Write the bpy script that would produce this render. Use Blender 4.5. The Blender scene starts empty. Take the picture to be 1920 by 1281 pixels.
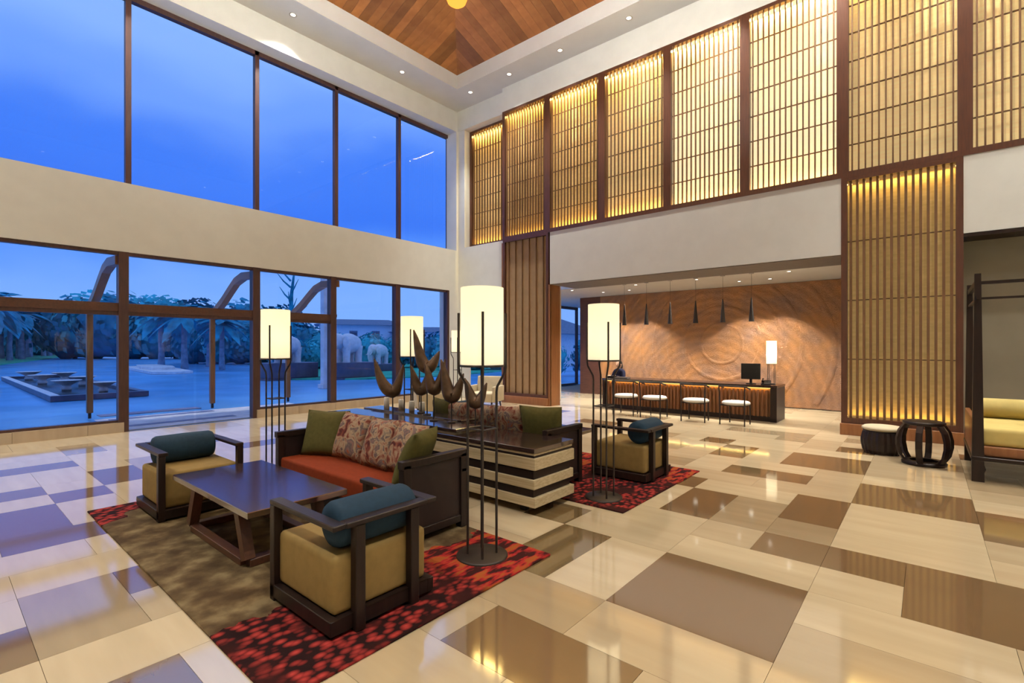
import bpy, bmesh, math, random
from mathutils import Vector, Matrix, noise
random.seed(7)
S = bpy.context.scene
COL = S.collection
PI = math.pi

# ------------------------------------------------------------------ camera
cam_d = bpy.data.cameras.new('camera')
cam = bpy.data.objects.new('camera', cam_d)
COL.objects.link(cam)
cam_d.sensor_width = 36.0
cam_d.lens = 924.25 / 1920 * 36.0
cam_d.shift_y = 10.5 / 1920
cam_d.clip_end = 600
cam.location = (0, 0, 1.55)
cam.rotation_euler = (PI / 2, 0, math.atan2(778, 924.25))
S.camera = cam

# ------------------------------------------------------------------ world: dusk sky
W = bpy.data.worlds.new('dusk_sky'); S.world = W; W.use_nodes = True
nt = W.node_tree; nt.nodes.clear()
def wn(t): return nt.nodes.new(t)
tc = wn('ShaderNodeTexCoord'); sep = wn('ShaderNodeSeparateXYZ')
nz = wn('ShaderNodeTexNoise'); nz.inputs['Scale'].default_value = 2.2; nz.inputs['Detail'].default_value = 3
mp = wn('ShaderNodeMapping'); mp.inputs['Scale'].default_value = (1, 1, 2.2)
ma = wn('ShaderNodeMath'); ma.operation = 'MULTIPLY_ADD'; ma.inputs[1].default_value = 0.22; ma.inputs[2].default_value = -0.11
ad = wn('ShaderNodeMath'); ad.operation = 'ADD'
rp = wn('ShaderNodeValToRGB'); cr = rp.color_ramp; cr.interpolation = 'EASE'
stops = [(0.0, (.27, .50, 1.08)), (.09, (.23, .47, 1.08)), (.17, (.10, .31, 1.05)), (.24, (.055, .215, .98)), (.31, (.065, .235, 1.0)), (.38, (.18, .39, 1.06)), (.455, (.28, .51, 1.08)), (1.0, (.27, .50, 1.08))]
while len(cr.elements) < len(stops): cr.elements.new(.5)
for e, (p, c) in zip(cr.elements, stops): e.position = p; e.color = (*c, 1)
bg = wn('ShaderNodeBackground'); bg.inputs['Strength'].default_value = 1.0
wo = wn('ShaderNodeOutputWorld')
L = nt.links.new
L(tc.outputs['Generated'], sep.inputs[0]); L(tc.outputs['Generated'], mp.inputs[0]); L(mp.outputs[0], nz.inputs['Vector'])
L(nz.outputs['Fac'], ma.inputs[0]); L(ma.outputs[0], ad.inputs[0]); L(sep.outputs['Z'], ad.inputs[1])
L(ad.outputs[0], rp.inputs[0]); L(rp.outputs[0], bg.inputs[0]); L(bg.outputs[0], wo.inputs[0])

# ------------------------------------------------------------------ view
S.view_settings.view_transform = 'Standard'
S.view_settings.look = 'None'
S.view_settings.exposure = 0.05
S.view_settings.gamma = 1.0
S.view_settings.use_curve_mapping = False

S.cycles.max_bounces = 6; S.cycles.diffuse_bounces = 3; S.cycles.glossy_bounces = 3; S.cycles.transmission_bounces = 2; S.cycles.transparent_max_bounces = 10
S.cycles.caustics_reflective = False; S.cycles.caustics_refractive = False; S.cycles.sample_clamp_indirect = 4.0
S.cycles.use_adaptive_sampling = True; S.cycles.adaptive_threshold = .08; S.cycles.use_light_tree = False
WARM = (1.0, .945, .84)
WARM2 = (1.0, .70, .36)
P_DOWN, P_CHAND, P_LED, P_ALC = 850.0, 1850.0, 30.0, 300.0

# ------------------------------------------------------------------ materials
MATS = {}
def base_mat(name):
    m = bpy.data.materials.new(name); m.use_nodes = True
    t = m.node_tree; b = t.nodes['Principled BSDF']
    MATS[name] = m
    return m, t, b
def setp(b, rough=.5, spec=.5, metal=0):
    b.inputs['Roughness'].default_value = rough
    b.inputs['Specular IOR Level'].default_value = spec
    b.inputs['Metallic'].default_value = metal
def noise_mix(t, c1, c2, scale, stretch=(1, 1, 1), detail=4, coord='Object', lo=.35, hi=.65):
    tcn = t.nodes.new('ShaderNodeTexCoord'); mpn = t.nodes.new('ShaderNodeMapping'); n = t.nodes.new('ShaderNodeTexNoise')
    mpn.inputs['Scale'].default_value = stretch
    n.inputs['Scale'].default_value = scale; n.inputs['Detail'].default_value = detail
    r = t.nodes.new('ShaderNodeValToRGB')
    r.color_ramp.elements[0].position = lo; r.color_ramp.elements[0].color = (*c1, 1)
    r.color_ramp.elements[1].position = hi; r.color_ramp.elements[1].color = (*c2, 1)
    t.links.new(tcn.outputs[coord], mpn.inputs[0]); t.links.new(mpn.outputs[0], n.inputs['Vector']); t.links.new(n.outputs['Fac'], r.inputs[0])
    return r, n, mpn
def add_bump(t, b, src, strength=.2, dist=.01):
    bu = t.nodes.new('ShaderNodeBump'); bu.inputs['Strength'].default_value = strength; bu.inputs['Distance'].default_value = dist
    t.links.new(src, bu.inputs['Height']); t.links.new(bu.outputs[0], b.inputs['Normal'])
def rand_value(t, src, amt=.25):
    oi = t.nodes.new('ShaderNodeObjectInfo'); mr = t.nodes.new('ShaderNodeMapRange'); hs = t.nodes.new('ShaderNodeHueSaturation')
    mr.inputs['To Min'].default_value = 1 - amt; mr.inputs['To Max'].default_value = 1 + amt
    t.links.new(oi.outputs['Random'], mr.inputs['Value']); t.links.new(mr.outputs[0], hs.inputs['Value']); t.links.new(src, hs.inputs['Color'])
    return hs.outputs[0]
def plain(name, c, rough=.5, spec=.5, metal=0, var=.12, scale=6, bump=0):
    m, t, b = base_mat(name); setp(b, rough, spec, metal)
    c2 = tuple(x * (1 - var) for x in c)
    r, n, _ = noise_mix(t, c, c2, scale)
    t.links.new(r.outputs[0], b.inputs['Base Color'])
    if bump: add_bump(t, b, n.outputs['Fac'], bump, .005)
    return m
def wood(name, c1, c2, rough=.4, stretch=(1.5, 14, 14), scale=2.5, rnd=0, spec=.5):
    m, t, b = base_mat(name); setp(b, rough, spec)
    r, n, _ = noise_mix(t, c1, c2, scale, stretch, 6, lo=.3, hi=.7)
    s = r.outputs[0]
    if rnd: s = rand_value(t, s, rnd)
    t.links.new(s, b.inputs['Base Color']); add_bump(t, b, n.outputs['Fac'], .08, .004)
    return m
def stone(name, c1, c2, rnd=.08, rough=.07, spec=.9):
    m, t, b = base_mat(name); setp(b, rough, spec)
    b.inputs['IOR'].default_value = 2.15
    r, n, mpn = noise_mix(t, c1, c2, 1.1, (1.0, 7, 1), 3, lo=.3, hi=.7)
    oi = t.nodes.new('ShaderNodeObjectInfo'); mu = t.nodes.new('ShaderNodeVectorMath'); mu.operation = 'SCALE'; mu.inputs['Scale'].default_value = 37.0
    cx = t.nodes.new('ShaderNodeCombineXYZ')
    for k in range(3): t.links.new(oi.outputs['Random'], cx.inputs[k])
    t.links.new(cx.outputs[0], mu.inputs[0]); t.links.new(mu.outputs[0], mpn.inputs['Location'])
    t.links.new(rand_value(t, r.outputs[0], rnd), b.inputs['Base Color'])
    return m
def emis(name, c, s):
    m = bpy.data.materials.new(name); m.use_nodes = True; t = m.node_tree; t.nodes.clear()
    e = t.nodes.new('ShaderNodeEmission'); o = t.nodes.new('ShaderNodeOutputMaterial')
    e.inputs[0].default_value = (*c, 1); e.inputs[1].default_value = s; t.links.new(e.outputs[0], o.inputs[0]); MATS[name] = m
    return m
M = {}
M['plaster'] = plain('plaster', (.87, .87, .81), .85, .2, var=.04, scale=3)
M['ceiling_paint'] = plain('ceiling_paint', (.87, .865, .83), .9, .2, var=.04, scale=2)
M['grey_soffit'] = plain('grey_soffit', (.13, .11, .10), .6, .3)
M['frame_wood'] = wood('frame_wood', (.115, .042, .022), (.07, .026, .015), .35, (14, 14, 1.5))
M['mullion'] = wood('mullion', (.075, .032, .026), (.045, .02, .018), .4, (14, 14, 1.5))
M['column_wood'] = wood('column_wood', (.30, .125, .045), (.22, .085, .03), .35, (10, 10, 1))
M['black_wood'] = wood('black_wood', (.022, .012, .009), (.012, .007, .006), .38, (14, 14, 2), spec=.3)
M['table_wood'] = wood('table_wood', (.055, .024, .02), (.03, .014, .012), .16, (2, 16, 16), spec=1.0)
M['table_wood'].node_tree.nodes['Principled BSDF'].inputs['IOR'].default_value = 2.2
M['brown_wood'] = wood('brown_wood', (.10, .038, .02), (.06, .024, .014), .35)
M['ceiling_plank'] = wood('ceiling_plank', (.42, .18, .058), (.29, .11, .034), .45, (1, 1, 1), 3.0, .38)
M['slat_wood'] = wood('slat_wood', (.20, .10, .035), (.14, .065, .025), .5, (10, 10, 1))
M['desk_wood'] = wood('desk_wood', (.30, .12, .04), (.20, .075, .025), .4, (10, 10, 1))
M['tile_light'] = stone('tile_light', (.63, .505, .325), (.56, .44, .275))
M['tile_warm'] = stone('tile_warm', (.55, .43, .27), (.49, .37, .225))
M['tile_mid'] = stone('tile_mid', (.41, .31, .185), (.36, .265, .155))
M['tile_brown'] = stone('tile_brown', (.20, .12, .055), (.192, .115, .053), .06)
M['tile_olive'] = stone('tile_olive', (.19, .13, .06), (.155, .10, .042), .06)
M['joint'] = plain('joint', (.33, .26, .18), .7)
M['curb_stone'] = stone('curb_stone', (.60, .46, .30), (.52, .39, .25), rough=.25)
M['iron'] = plain('iron', (.035, .026, .022), .45, .5, .3)
M['bronze'] = plain('bronze', (.11, .062, .033), .38, .5, .5, var=.35, scale=14)
M['teal'] = plain('teal', (.012, .037, .068), .85, .3, var=.15, scale=40, bump=.15)
M['cushion_beige'] = plain('cushion_beige', (.26, .172, .058), .85, .2, var=.1, scale=18, bump=.1)
M['rust'] = plain('rust', (.22, .033, .007), .85, .2, var=.14, scale=25, bump=.1)
M['olive'] = plain('olive', (.095, .086, .026), .9, .2, var=.16, scale=30, bump=.1)
M['dark_panel'] = plain('dark_panel', (.022, .010, .008), .55, .4, var=.3, scale=8)
M['white_seat'] = plain('white_seat', (.78, .74, .66), .8, .3)
M['cream_fabric'] = plain('cream_fabric', (.66, .57, .40), .85, .2)
M['candle'] = plain('candle', (.80, .74, .65), .5, .4)
M['slab_beige'] = wood('slab_beige', (.56, .46, .29), (.40, .31, .17), .5, (1, 9, 30), 2.2)
M['slab_dark'] = wood('slab_dark', (.045, .024, .020), (.028, .014, .012), .12, (1.5, 10, 10), spec=.8)
M['slab_dark'].node_tree.nodes['Principled BSDF'].inputs['IOR'].default_value = 2.0
M['grey_panel'] = plain('grey_panel', (.30, .275, .215), .7, .3, var=.1, scale=2)
M['mattress'] = plain('mattress', (.66, .53, .19), .8, .2, var=.08, scale=12, bump=.05)
M['screen_black'] = plain('screen_black', (.012, .011, .011), .25, .5)
M['skin'] = plain('skin', (.50, .29, .19), .55, .4)
M['navy_cloth'] = plain('navy_cloth', (.009, .010, .032), .8, .2)
M['hair'] = plain('hair', (.010, .008, .008), .5, .4)
M['steel'] = plain('steel', (.45, .45, .44), .3, .5, .9)
# outside
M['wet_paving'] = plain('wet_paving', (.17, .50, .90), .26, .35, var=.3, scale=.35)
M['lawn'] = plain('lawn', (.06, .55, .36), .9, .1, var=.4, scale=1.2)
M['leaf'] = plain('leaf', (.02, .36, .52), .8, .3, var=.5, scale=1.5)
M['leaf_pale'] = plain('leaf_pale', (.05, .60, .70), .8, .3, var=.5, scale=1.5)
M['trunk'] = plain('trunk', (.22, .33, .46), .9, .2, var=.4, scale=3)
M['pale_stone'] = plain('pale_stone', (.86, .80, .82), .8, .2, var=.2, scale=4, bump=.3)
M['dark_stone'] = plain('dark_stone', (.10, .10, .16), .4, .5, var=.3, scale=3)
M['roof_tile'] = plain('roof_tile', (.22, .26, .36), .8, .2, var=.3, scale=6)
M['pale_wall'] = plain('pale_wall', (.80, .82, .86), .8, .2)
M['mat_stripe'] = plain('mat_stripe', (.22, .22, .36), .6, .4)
# floor lamp shade and other things that give off light
M['shade'] = None
def shade_mat():
    m = bpy.data.materials.new('lamp_shade'); m.use_nodes = True; t = m.node_tree; t.nodes.clear()
    o = t.nodes.new('ShaderNodeOutputMaterial'); d = t.nodes.new('ShaderNodeBsdfTranslucent'); df = t.nodes.new('ShaderNodeBsdfDiffuse'); mx = t.nodes.new('ShaderNodeMixShader')
    e = t.nodes.new('ShaderNodeEmission'); ads = t.nodes.new('ShaderNodeAddShader')
    d.inputs[0].default_value = (.93, .88, .74, 1); df.inputs[0].default_value = (.85, .80, .66, 1); mx.inputs[0].default_value = .4
    e.inputs[0].default_value = (1, .90, .66, 1); e.inputs[1].default_value = .38
    t.links.new(d.outputs[0], mx.inputs[1]); t.links.new(df.outputs[0], mx.inputs[2]); t.links.new(mx.outputs[0], ads.inputs[0]); t.links.new(e.outputs[0], ads.inputs[1]); t.links.new(ads.outputs[0], o.inputs[0])
    return m
M['shade'] = shade_mat()
M['bulb'] = emis('bulb', (1, .85, .6), 14)
M['lens'] = emis('downlight_lens', (1, .90, .74), 8)
M['led'] = emis('led_strip', (1, .66, .18), 1.6)
def alabaster_mat():
    m = bpy.data.materials.new('alabaster'); m.use_nodes = True; t = m.node_tree; t.nodes.clear()
    o = t.nodes.new('ShaderNodeOutputMaterial'); d = t.nodes.new('ShaderNodeBsdfTranslucent'); df = t.nodes.new('ShaderNodeBsdfDiffuse'); mx = t.nodes.new('ShaderNodeMixShader')
    d.inputs[0].default_value = (.95, .84, .66, 1); df.inputs[0].default_value = (.9, .84, .7, 1); mx.inputs[0].default_value = .3
    t.links.new(d.outputs[0], mx.inputs[1]); t.links.new(df.outputs[0], mx.inputs[2]); t.links.new(mx.outputs[0], o.inputs[0]); return m
M['alabaster'] = alabaster_mat()
M['amber'] = emis('amber_glass', (1, .42, .06), 1.5)
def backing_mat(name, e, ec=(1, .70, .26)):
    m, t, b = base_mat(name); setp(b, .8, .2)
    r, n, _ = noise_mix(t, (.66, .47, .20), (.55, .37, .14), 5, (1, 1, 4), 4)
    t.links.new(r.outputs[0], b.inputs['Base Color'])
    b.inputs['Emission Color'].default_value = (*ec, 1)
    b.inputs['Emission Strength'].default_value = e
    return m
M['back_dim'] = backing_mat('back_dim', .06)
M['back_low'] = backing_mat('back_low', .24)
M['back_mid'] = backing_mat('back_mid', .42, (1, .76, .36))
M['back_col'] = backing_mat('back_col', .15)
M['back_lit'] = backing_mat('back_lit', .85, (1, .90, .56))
M['back_cloth'] = plain('back_cloth', (.40, .275, .155), .8, .2)
# glass: thin pane
def glass_mat():
    m = bpy.data.materials.new('window_glass'); m.use_nodes = True; t = m.node_tree; t.nodes.clear()
    o = t.nodes.new('ShaderNodeOutputMaterial'); a = t.nodes.new('ShaderNodeBsdfTransparent'); g = t.nodes.new('ShaderNodeBsdfGlossy'); mx = t.nodes.new('ShaderNodeMixShader'); f = t.nodes.new('ShaderNodeLayerWeight'); pw = t.nodes.new('ShaderNodeMath'); pw.operation = 'POWER'; pw.inputs[1].default_value = 4.0; ml = t.nodes.new('ShaderNodeMath'); ml.operation = 'MULTIPLY_ADD'; ml.inputs[1].default_value = .6; ml.inputs[2].default_value = .015; f.inputs[0].default_value = .5
    a.inputs[0].default_value = (.94, .96, .98, 1); g.inputs['Roughness'].default_value = .01
    t.links.new(f.outputs['Facing'], pw.inputs[0]); t.links.new(pw.outputs[0], ml.inputs[0]); t.links.new(ml.outputs[0], mx.inputs[0]); t.links.new(a.outputs[0], mx.inputs[1]); t.links.new(g.outputs[0], mx.inputs[2]); t.links.new(mx.outputs[0], o.inputs[0])
    return m
M['glass'] = glass_mat()
# rug: woven field with petals towards one end
def rug_mat(name, field_on=True):
    m, t, b = base_mat(name); setp(b, .95, .1)
    N = t.nodes.new; K = t.links.new
    tcn = N('ShaderNodeTexCoord'); sp = N('ShaderNodeSeparateXYZ'); K(tcn.outputs['Object'], sp.inputs[0])
    n1 = N('ShaderNodeTexNoise'); n1.inputs['Scale'].default_value = 5.5; n1.inputs['Detail'].default_value = 5; K(tcn.outputs['Object'], n1.inputs['Vector'])
    fr = N('ShaderNodeValToRGB'); e = fr.color_ramp.elements
    e[0].position = .36; e[0].color = (.062, .040, .021, 1); e[1].position = .66; e[1].color = (.20, .15, .078, 1)
    x = fr.color_ramp.elements.new(.5); x.color = (.10, .069, .034, 1)
    K(n1.outputs['Fac'], fr.inputs[0])
    # petals
    ds = N('ShaderNodeMapping'); ds.inputs['Scale'].default_value = (23, 15, 1); ds.inputs['Rotation'].default_value = (0, 0, .5); K(tcn.outputs['Object'], ds.inputs[0])
    vo = N('ShaderNodeTexVoronoi'); vo.feature = 'F1'; vo.inputs['Scale'].default_value = 1.0; K(ds.outputs[0], vo.inputs['Vector'])
    pr_ = N('ShaderNodeValToRGB'); e = pr_.color_ramp.elements
    e[0].position = .10; e[0].color = (.38, .045, .036, 1); e[1].position = .62; e[1].color = (.016, .006, .006, 1)
    x = pr_.color_ramp.elements.new(.38); x.color = (.21, .022, .019, 1)
    K(vo.outputs['Distance'], pr_.inputs[0])
    n3 = N('ShaderNodeTexNoise'); n3.inputs['Scale'].default_value = 2.3; K(tcn.outputs['Object'], n3.inputs['Vector'])
    dark = N('ShaderNodeValToRGB'); dark.color_ramp.elements[0].position = .42; dark.color_ramp.elements[1].position = .50; K(n3.outputs['Fac'], dark.inputs[0])
    pm = N('ShaderNodeMixRGB'); pm.inputs[1].default_value = (.03, .008, .007, 1); K(dark.outputs[0], pm.inputs[0]); K(pr_.outputs[0], pm.inputs[2])
    # orange broad strokes
    ws = N('ShaderNodeMapping'); ws.inputs['Scale'].default_value = (10, 3.5, 1); ws.inputs['Rotation'].default_value = (0, 0, .9); K(tcn.outputs['Object'], ws.inputs[0])
    n4 = N('ShaderNodeTexNoise'); n4.inputs['Scale'].default_value = 1.3; n4.inputs['Detail'].default_value = 3; K(ws.outputs[0], n4.inputs['Vector'])
    og = N('ShaderNodeValToRGB'); e = og.color_ramp.elements; e[0].position = .44; e[0].color = (.035, .009, .008, 1); e[1].position = .58; e[1].color = (.29, .075, .018, 1)
    x = og.color_ramp.elements.new(.52); x.color = (.33, .02, .02, 1); K(n4.outputs['Fac'], og.inputs[0])
    om = N('ShaderNodeMapRange'); om.inputs['From Min'].default_value = .25; om.inputs['From Max'].default_value = .35; K(sp.outputs['Y'], om.inputs['Value'])
    po = N('ShaderNodeMixRGB'); K(om.outputs[0], po.inputs[0]); K(pm.outputs[0], po.inputs[1]); K(og.outputs[0], po.inputs[2])
    # mask: right end and one far corner, with ragged edge
    n2 = N('ShaderNodeTexNoise'); n2.inputs['Scale'].default_value = 4.5; n2.inputs['Detail'].default_value = 4; K(tcn.outputs['Object'], n2.inputs['Vector'])
    a1 = N('ShaderNodeMath'); a1.operation = 'MULTIPLY_ADD'; a1.inputs[1].default_value = .55; K(n2.outputs['Fac'], a1.inputs[0]); K(sp.outputs['X'], a1.inputs[2])
    th = N('ShaderNodeMath'); th.operation = 'GREATER_THAN'; th.inputs[1].default_value = 1.47 if field_on else .4; K(a1.outputs[0], th.inputs[0])
    c1 = N('ShaderNodeMath'); c1.operation = 'LESS_THAN'; c1.inputs[1].default_value = -1.45
    a2 = N('ShaderNodeMath'); a2.operation = 'ADD'; K(a1.outputs[0], a2.inputs[0]); K(sp.outputs['Y'], a2.inputs[1])
    c1.inputs[1].default_value = -2.08; K(a2.outputs[0], c1.inputs[0])
    mm = N('ShaderNodeMath'); mm.operation = 'MAXIMUM'; K(th.outputs[0], mm.inputs[0]); K(c1.outputs[0], mm.inputs[1])
    fin = N('ShaderNodeMixRGB'); K(mm.outputs[0], fin.inputs[0]); K(fr.outputs[0], fin.inputs[1]); K(po.outputs[0], fin.inputs[2])
    K(fin.outputs[0], b.inputs['Base Color'])
    n5 = N('ShaderNodeTexNoise'); n5.inputs['Scale'].default_value = 220; K(tcn.outputs['Object'], n5.inputs['Vector']); add_bump(t, b, n5.outputs['Fac'], .4, .004)
    return m
M['rug_a'] = rug_mat('rug_a', True)
M['rug_b'] = rug_mat('rug_b', False)
def floral_mat():
    m, t, b = base_mat('floral'); setp(b, .9, .15)
    N = t.nodes.new; K = t.links.new
    tcn = N('ShaderNodeTexCoord'); oi = N('ShaderNodeObjectInfo')
    va = N('ShaderNodeVectorMath'); va.operation = 'ADD'; K(tcn.outputs['Object'], va.inputs[0]); K(oi.outputs['Location'], va.inputs[1])
    n0 = N('ShaderNodeTexNoise'); n0.inputs['Scale'].default_value = 9; n0.inputs['Detail'].default_value = 4; n0.inputs['Distortion'].default_value = 1.2; K(va.outputs[0], n0.inputs['Vector'])
    r = N('ShaderNodeValToRGB'); r.color_ramp.interpolation = 'LINEAR'
    st = [(.30, (.07, .02, .02)), (.38, (.18, .045, .03)), (.45, (.28, .16, .105)), (.52, (.36, .26, .17)), (.57, (.11, .085, .085)), (.63, (.21, .13, .115)), (.70, (.31, .08, .025))]
    while len(r.color_ramp.elements) < len(st): r.color_ramp.elements.new(.5)
    for e, (p, c) in zip(r.color_ramp.elements, st): e.position = p; e.color = (*c, 1)
    K(n0.outputs['Fac'], r.inputs[0]); K(r.outputs[0], b.inputs['Base Color'])
    return m
M['floral'] = floral_mat()
def mural_mat():
    m, t, b = base_mat('carved_mural'); setp(b, .42, .5, .15)
    N = t.nodes.new; K = t.links.new
    tcn = N('ShaderNodeTexCoord')
    mp_ = N('ShaderNodeMapping'); mp_.inputs['Location'].default_value = (0, 0, 0); K(tcn.outputs['Object'], mp_.inputs[0])
    wv = N('ShaderNodeTexWave'); wv.wave_type = 'RINGS'; wv.rings_direction = 'Y'; wv.inputs['Scale'].default_value = 1.5; wv.inputs['Distortion'].default_value = 4; wv.inputs['Detail'].default_value = 4; wv.inputs['Detail Scale'].default_value = 1.8
    K(mp_.outputs[0], wv.inputs['Vector'])
    n = N('ShaderNodeTexNoise'); n.inputs['Scale'].default_value = 1.7; n.inputs['Detail'].default_value = 7; K(tcn.outputs['Object'], n.inputs['Vector'])
    r1 = N('ShaderNodeValToRGB'); e = r1.color_ramp.elements; e[0].position = .3; e[0].color = (.24, .14, .10, 1); e[1].position = .66; e[1].color = (.47, .215, .072, 1)
    K(n.outputs['Fac'], r1.inputs[0])
    mx = N('ShaderNodeMixRGB'); mx.blend_type = 'MULTIPLY'; mx.inputs[0].default_value = .18; K(r1.outputs[0], mx.inputs[1]); K(wv.outputs[0], mx.inputs[2]); K(mx.outputs[0], b.inputs['Base Color'])
    n2 = N('ShaderNodeTexNoise'); n2.inputs['Scale'].default_value = 19; n2.inputs['Detail'].default_value = 6; n2.inputs['Distortion'].default_value = 2.5; K(tcn.outputs['Object'], n2.inputs['Vector'])
    wm = N('ShaderNodeMath'); wm.operation = 'MULTIPLY'; wm.inputs[1].default_value = .3; K(wv.outputs[1], wm.inputs[0])
    mm = N('ShaderNodeMath'); mm.operation = 'ADD'; K(n2.outputs['Fac'], mm.inputs[0]); K(wm.outputs[0], mm.inputs[1])
    add_bump(t, b, mm.outputs[0], .9, .035)
    return m
M['mural'] = mural_mat()

# ------------------------------------------------------------------ mesh helpers
class MB:
    def __init__(s): s.v = []; s.f = []; s.sm = []
    def _add(s, vs, fs, smooth=False):
        o = len(s.v); s.v += [tuple(v) for v in vs]; s.f += [tuple(i + o for i in f) for f in fs]; s.sm += [smooth] * len(fs); return s
    def box(s, x0, x1, y0, y1, z0, z1, mt=None):
        vs = [(x0, y0, z0), (x1, y0, z0), (x1, y1, z0), (x0, y1, z0), (x0, y0, z1), (x1, y0, z1), (x1, y1, z1), (x0, y1, z1)]
        if mt: vs = [mt @ Vector(v) for v in vs]
        return s._add(vs, [(0, 3, 2, 1), (4, 5, 6, 7), (0, 1, 5, 4), (1, 2, 6, 5), (2, 3, 7, 6), (3, 0, 4, 7)])
    def beam(s, a, b, w, h):
        a = Vector(a); b = Vector(b); d = (b - a); l = d.length; d.normalize()
        up = Vector((0, 0, 1)) if abs(d.z) < .95 else Vector((1, 0, 0))
        r = d.cross(up).normalized(); u = r.cross(d)
        mt = Matrix((( *r, ), ( *d, ), ( *u, ))).transposed().to_4x4(); mt.translation = a
        return s.box(-w / 2, w / 2, 0, l, -h / 2, h / 2, mt)
    def prism(s, poly, z0, z1):
        n = len(poly); vs = [(x, y, z0) for x, y in poly] + [(x, y, z1) for x, y in poly]
        return s._add(vs, [tuple(range(n - 1, -1, -1)), tuple(range(n, 2 * n))] + [(i, (i + 1) % n, n + (i + 1) % n, n + i) for i in range(n)])
    def extr(s, poly, d):
        d = Vector(d); n = len(poly); p = [Vector(q) for q in poly]; vs = p + [q + d for q in p]
        return s._add(vs, [tuple(range(n - 1, -1, -1)), tuple(range(n, 2 * n))] + [(i, (i + 1) % n, n + (i + 1) % n, n + i) for i in range(n)])
    def lathe(s, prof, n=24, c=(0, 0), cap=True):
        vs = []; fs = []
        for r, z in prof:
            for k in range(n): a = 2 * PI * k / n; vs.append((c[0] + r * math.cos(a), c[1] + r * math.sin(a), z))
        for i in range(len(prof) - 1):
            for k in range(n): fs.append((i * n + k, i * n + (k + 1) % n, (i + 1) * n + (k + 1) % n, (i + 1) * n + k))
        s._add(vs, fs, True)
        if cap:
            for i, rev in ((0, True), (len(prof) - 1, False)):
                r, z = prof[i]
                if r > 1e-4:
                    ring = [(c[0] + r * math.cos(2 * PI * k / n), c[1] + r * math.sin(2 * PI * k / n), z) for k in range(n)]
                    s._add(ring, [tuple(reversed(range(n))) if rev else tuple(range(n))])
        return s
    def tube(s, pts, rad, n=8, cap=True):
        pts = [Vector(p) for p in pts]; m = len(pts)
        rs = rad if isinstance(rad, (list, tuple)) else [rad] * m
        vs = []; prev = None
        for i, p in enumerate(pts):
            t = (pts[min(i + 1, m - 1)] - pts[max(i - 1, 0)]).normalized()
            if prev is None:
                up = Vector((0, 0, 1)) if abs(t.z) < .9 else Vector((1, 0, 0)); r = t.cross(up).normalized()
            else: r = (prev - t * prev.dot(t)).normalized()
            prev = r; u = r.cross(t)
            for k in range(n): a = 2 * PI * k / n; vs.append(p + (r * math.cos(a) + u * math.sin(a)) * rs[i])
        fs = [(i * n + k, i * n + (k + 1) % n, (i + 1) * n + (k + 1) % n, (i + 1) * n + k) for i in range(m - 1) for k in range(n)]
        s._add(vs, fs, True)
        if cap: s._add(vs[:n], [tuple(range(n))]); s._add(vs[-n:], [tuple(reversed(range(n)))])
        return s
    def blob(s, c, r, seg=16, rings=10, amp=0, fr=1.5, sq=1.0):
        vs = []; fs = []
        for i in range(rings + 1):
            th = PI * i / rings
            for k in range(seg):
                a = 2 * PI * k / seg
                d = Vector((math.sin(th) * math.cos(a), math.sin(th) * math.sin(a), math.cos(th)))
                if sq != 1: d = Vector([math.copysign(abs(q) ** sq, q) for q in d])
                q = 1 + (amp * noise.noise(d * fr + Vector(c)) if amp else 0)
                vs.append((c[0] + r[0] * d.x * q, c[1] + r[1] * d.y * q, c[2] + r[2] * d.z * q))
        for i in range(rings):
            for k in range(seg): fs.append((i * seg + k, (i + 1) * seg + k, (i + 1) * seg + (k + 1) % seg, i * seg + (k + 1) % seg))
        return s._add(vs, fs, True)
    def mesh(s, name, mat, bevel=0, seg=2):
        me = bpy.data.meshes.new(name); me.from_pydata(s.v, [], s.f)
        for p, q in zip(me.polygons, s.sm): p.use_smooth = q
        if bevel:
            bm = bmesh.new(); bm.from_mesh(me); bmesh.ops.remove_doubles(bm, verts=bm.verts, dist=1e-5)
            bmesh.ops.bevel(bm, geom=[e for e in bm.edges if e.calc_length() > bevel * 2.2], offset=bevel, segments=seg, affect='EDGES', profile=.6)
            if seg > 1:
                for f in bm.faces: f.smooth = True
            bm.to_mesh(me); bm.free()
        if mat: me.materials.append(mat)
        me.update(); return me
    def build(s, name, mat, parent=None, bevel=0, seg=2, loc=None, rot=None):
        return obj(name, s.mesh(name, mat, bevel, seg), parent, loc, rot)
def obj(name, me, parent=None, loc=None, rot=None):
    o = bpy.data.objects.new(name, me); COL.objects.link(o)
    if parent is not None: o.parent = parent
    if loc is not None: o.location = loc
    if rot is not None: o.rotation_euler = rot
    return o
def tag(o, label=None, cat=None, group=None, kind=None):
    if label: o['label'] = label
    if cat: o['category'] = cat
    if group: o['group'] = group
    if kind: o['kind'] = kind
    return o
def thing(name, label, cat, loc=(0, 0, 0), rz=0, group=None):
    o = obj(name, None, None, loc, (0, 0, rz)); o.empty_display_size = .1
    return tag(o, label, cat, group)
def kids(o): return [c for c in bpy.data.objects if c.parent == o]
def copy_tree(o, parent=None, **kw):
    ch = kids(o)
    c = o.copy(); COL.objects.link(c)
    if parent is not None: c.parent = parent
    for x in ch: copy_tree(x, c)
    if kw: 
        if 'loc' in kw: c.location = kw['loc']
        if 'rz' in kw: c.rotation_euler = (0, 0, kw['rz'])
        tag(c, kw.get('label'), None, kw.get('group'))
    return c
def struct(o, label=None): o['kind'] = 'structure'; (label and tag(o, label)); return o
def area(name, loc, rot, sx, sy, power, color=WARM, parent=None):
    d = bpy.data.lights.new(name, 'AREA'); d.shape = 'RECTANGLE'; d.size = sx; d.size_y = sy; d.energy = power; d.color = color
    o = obj(name, d, parent, loc, rot); return o
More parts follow.
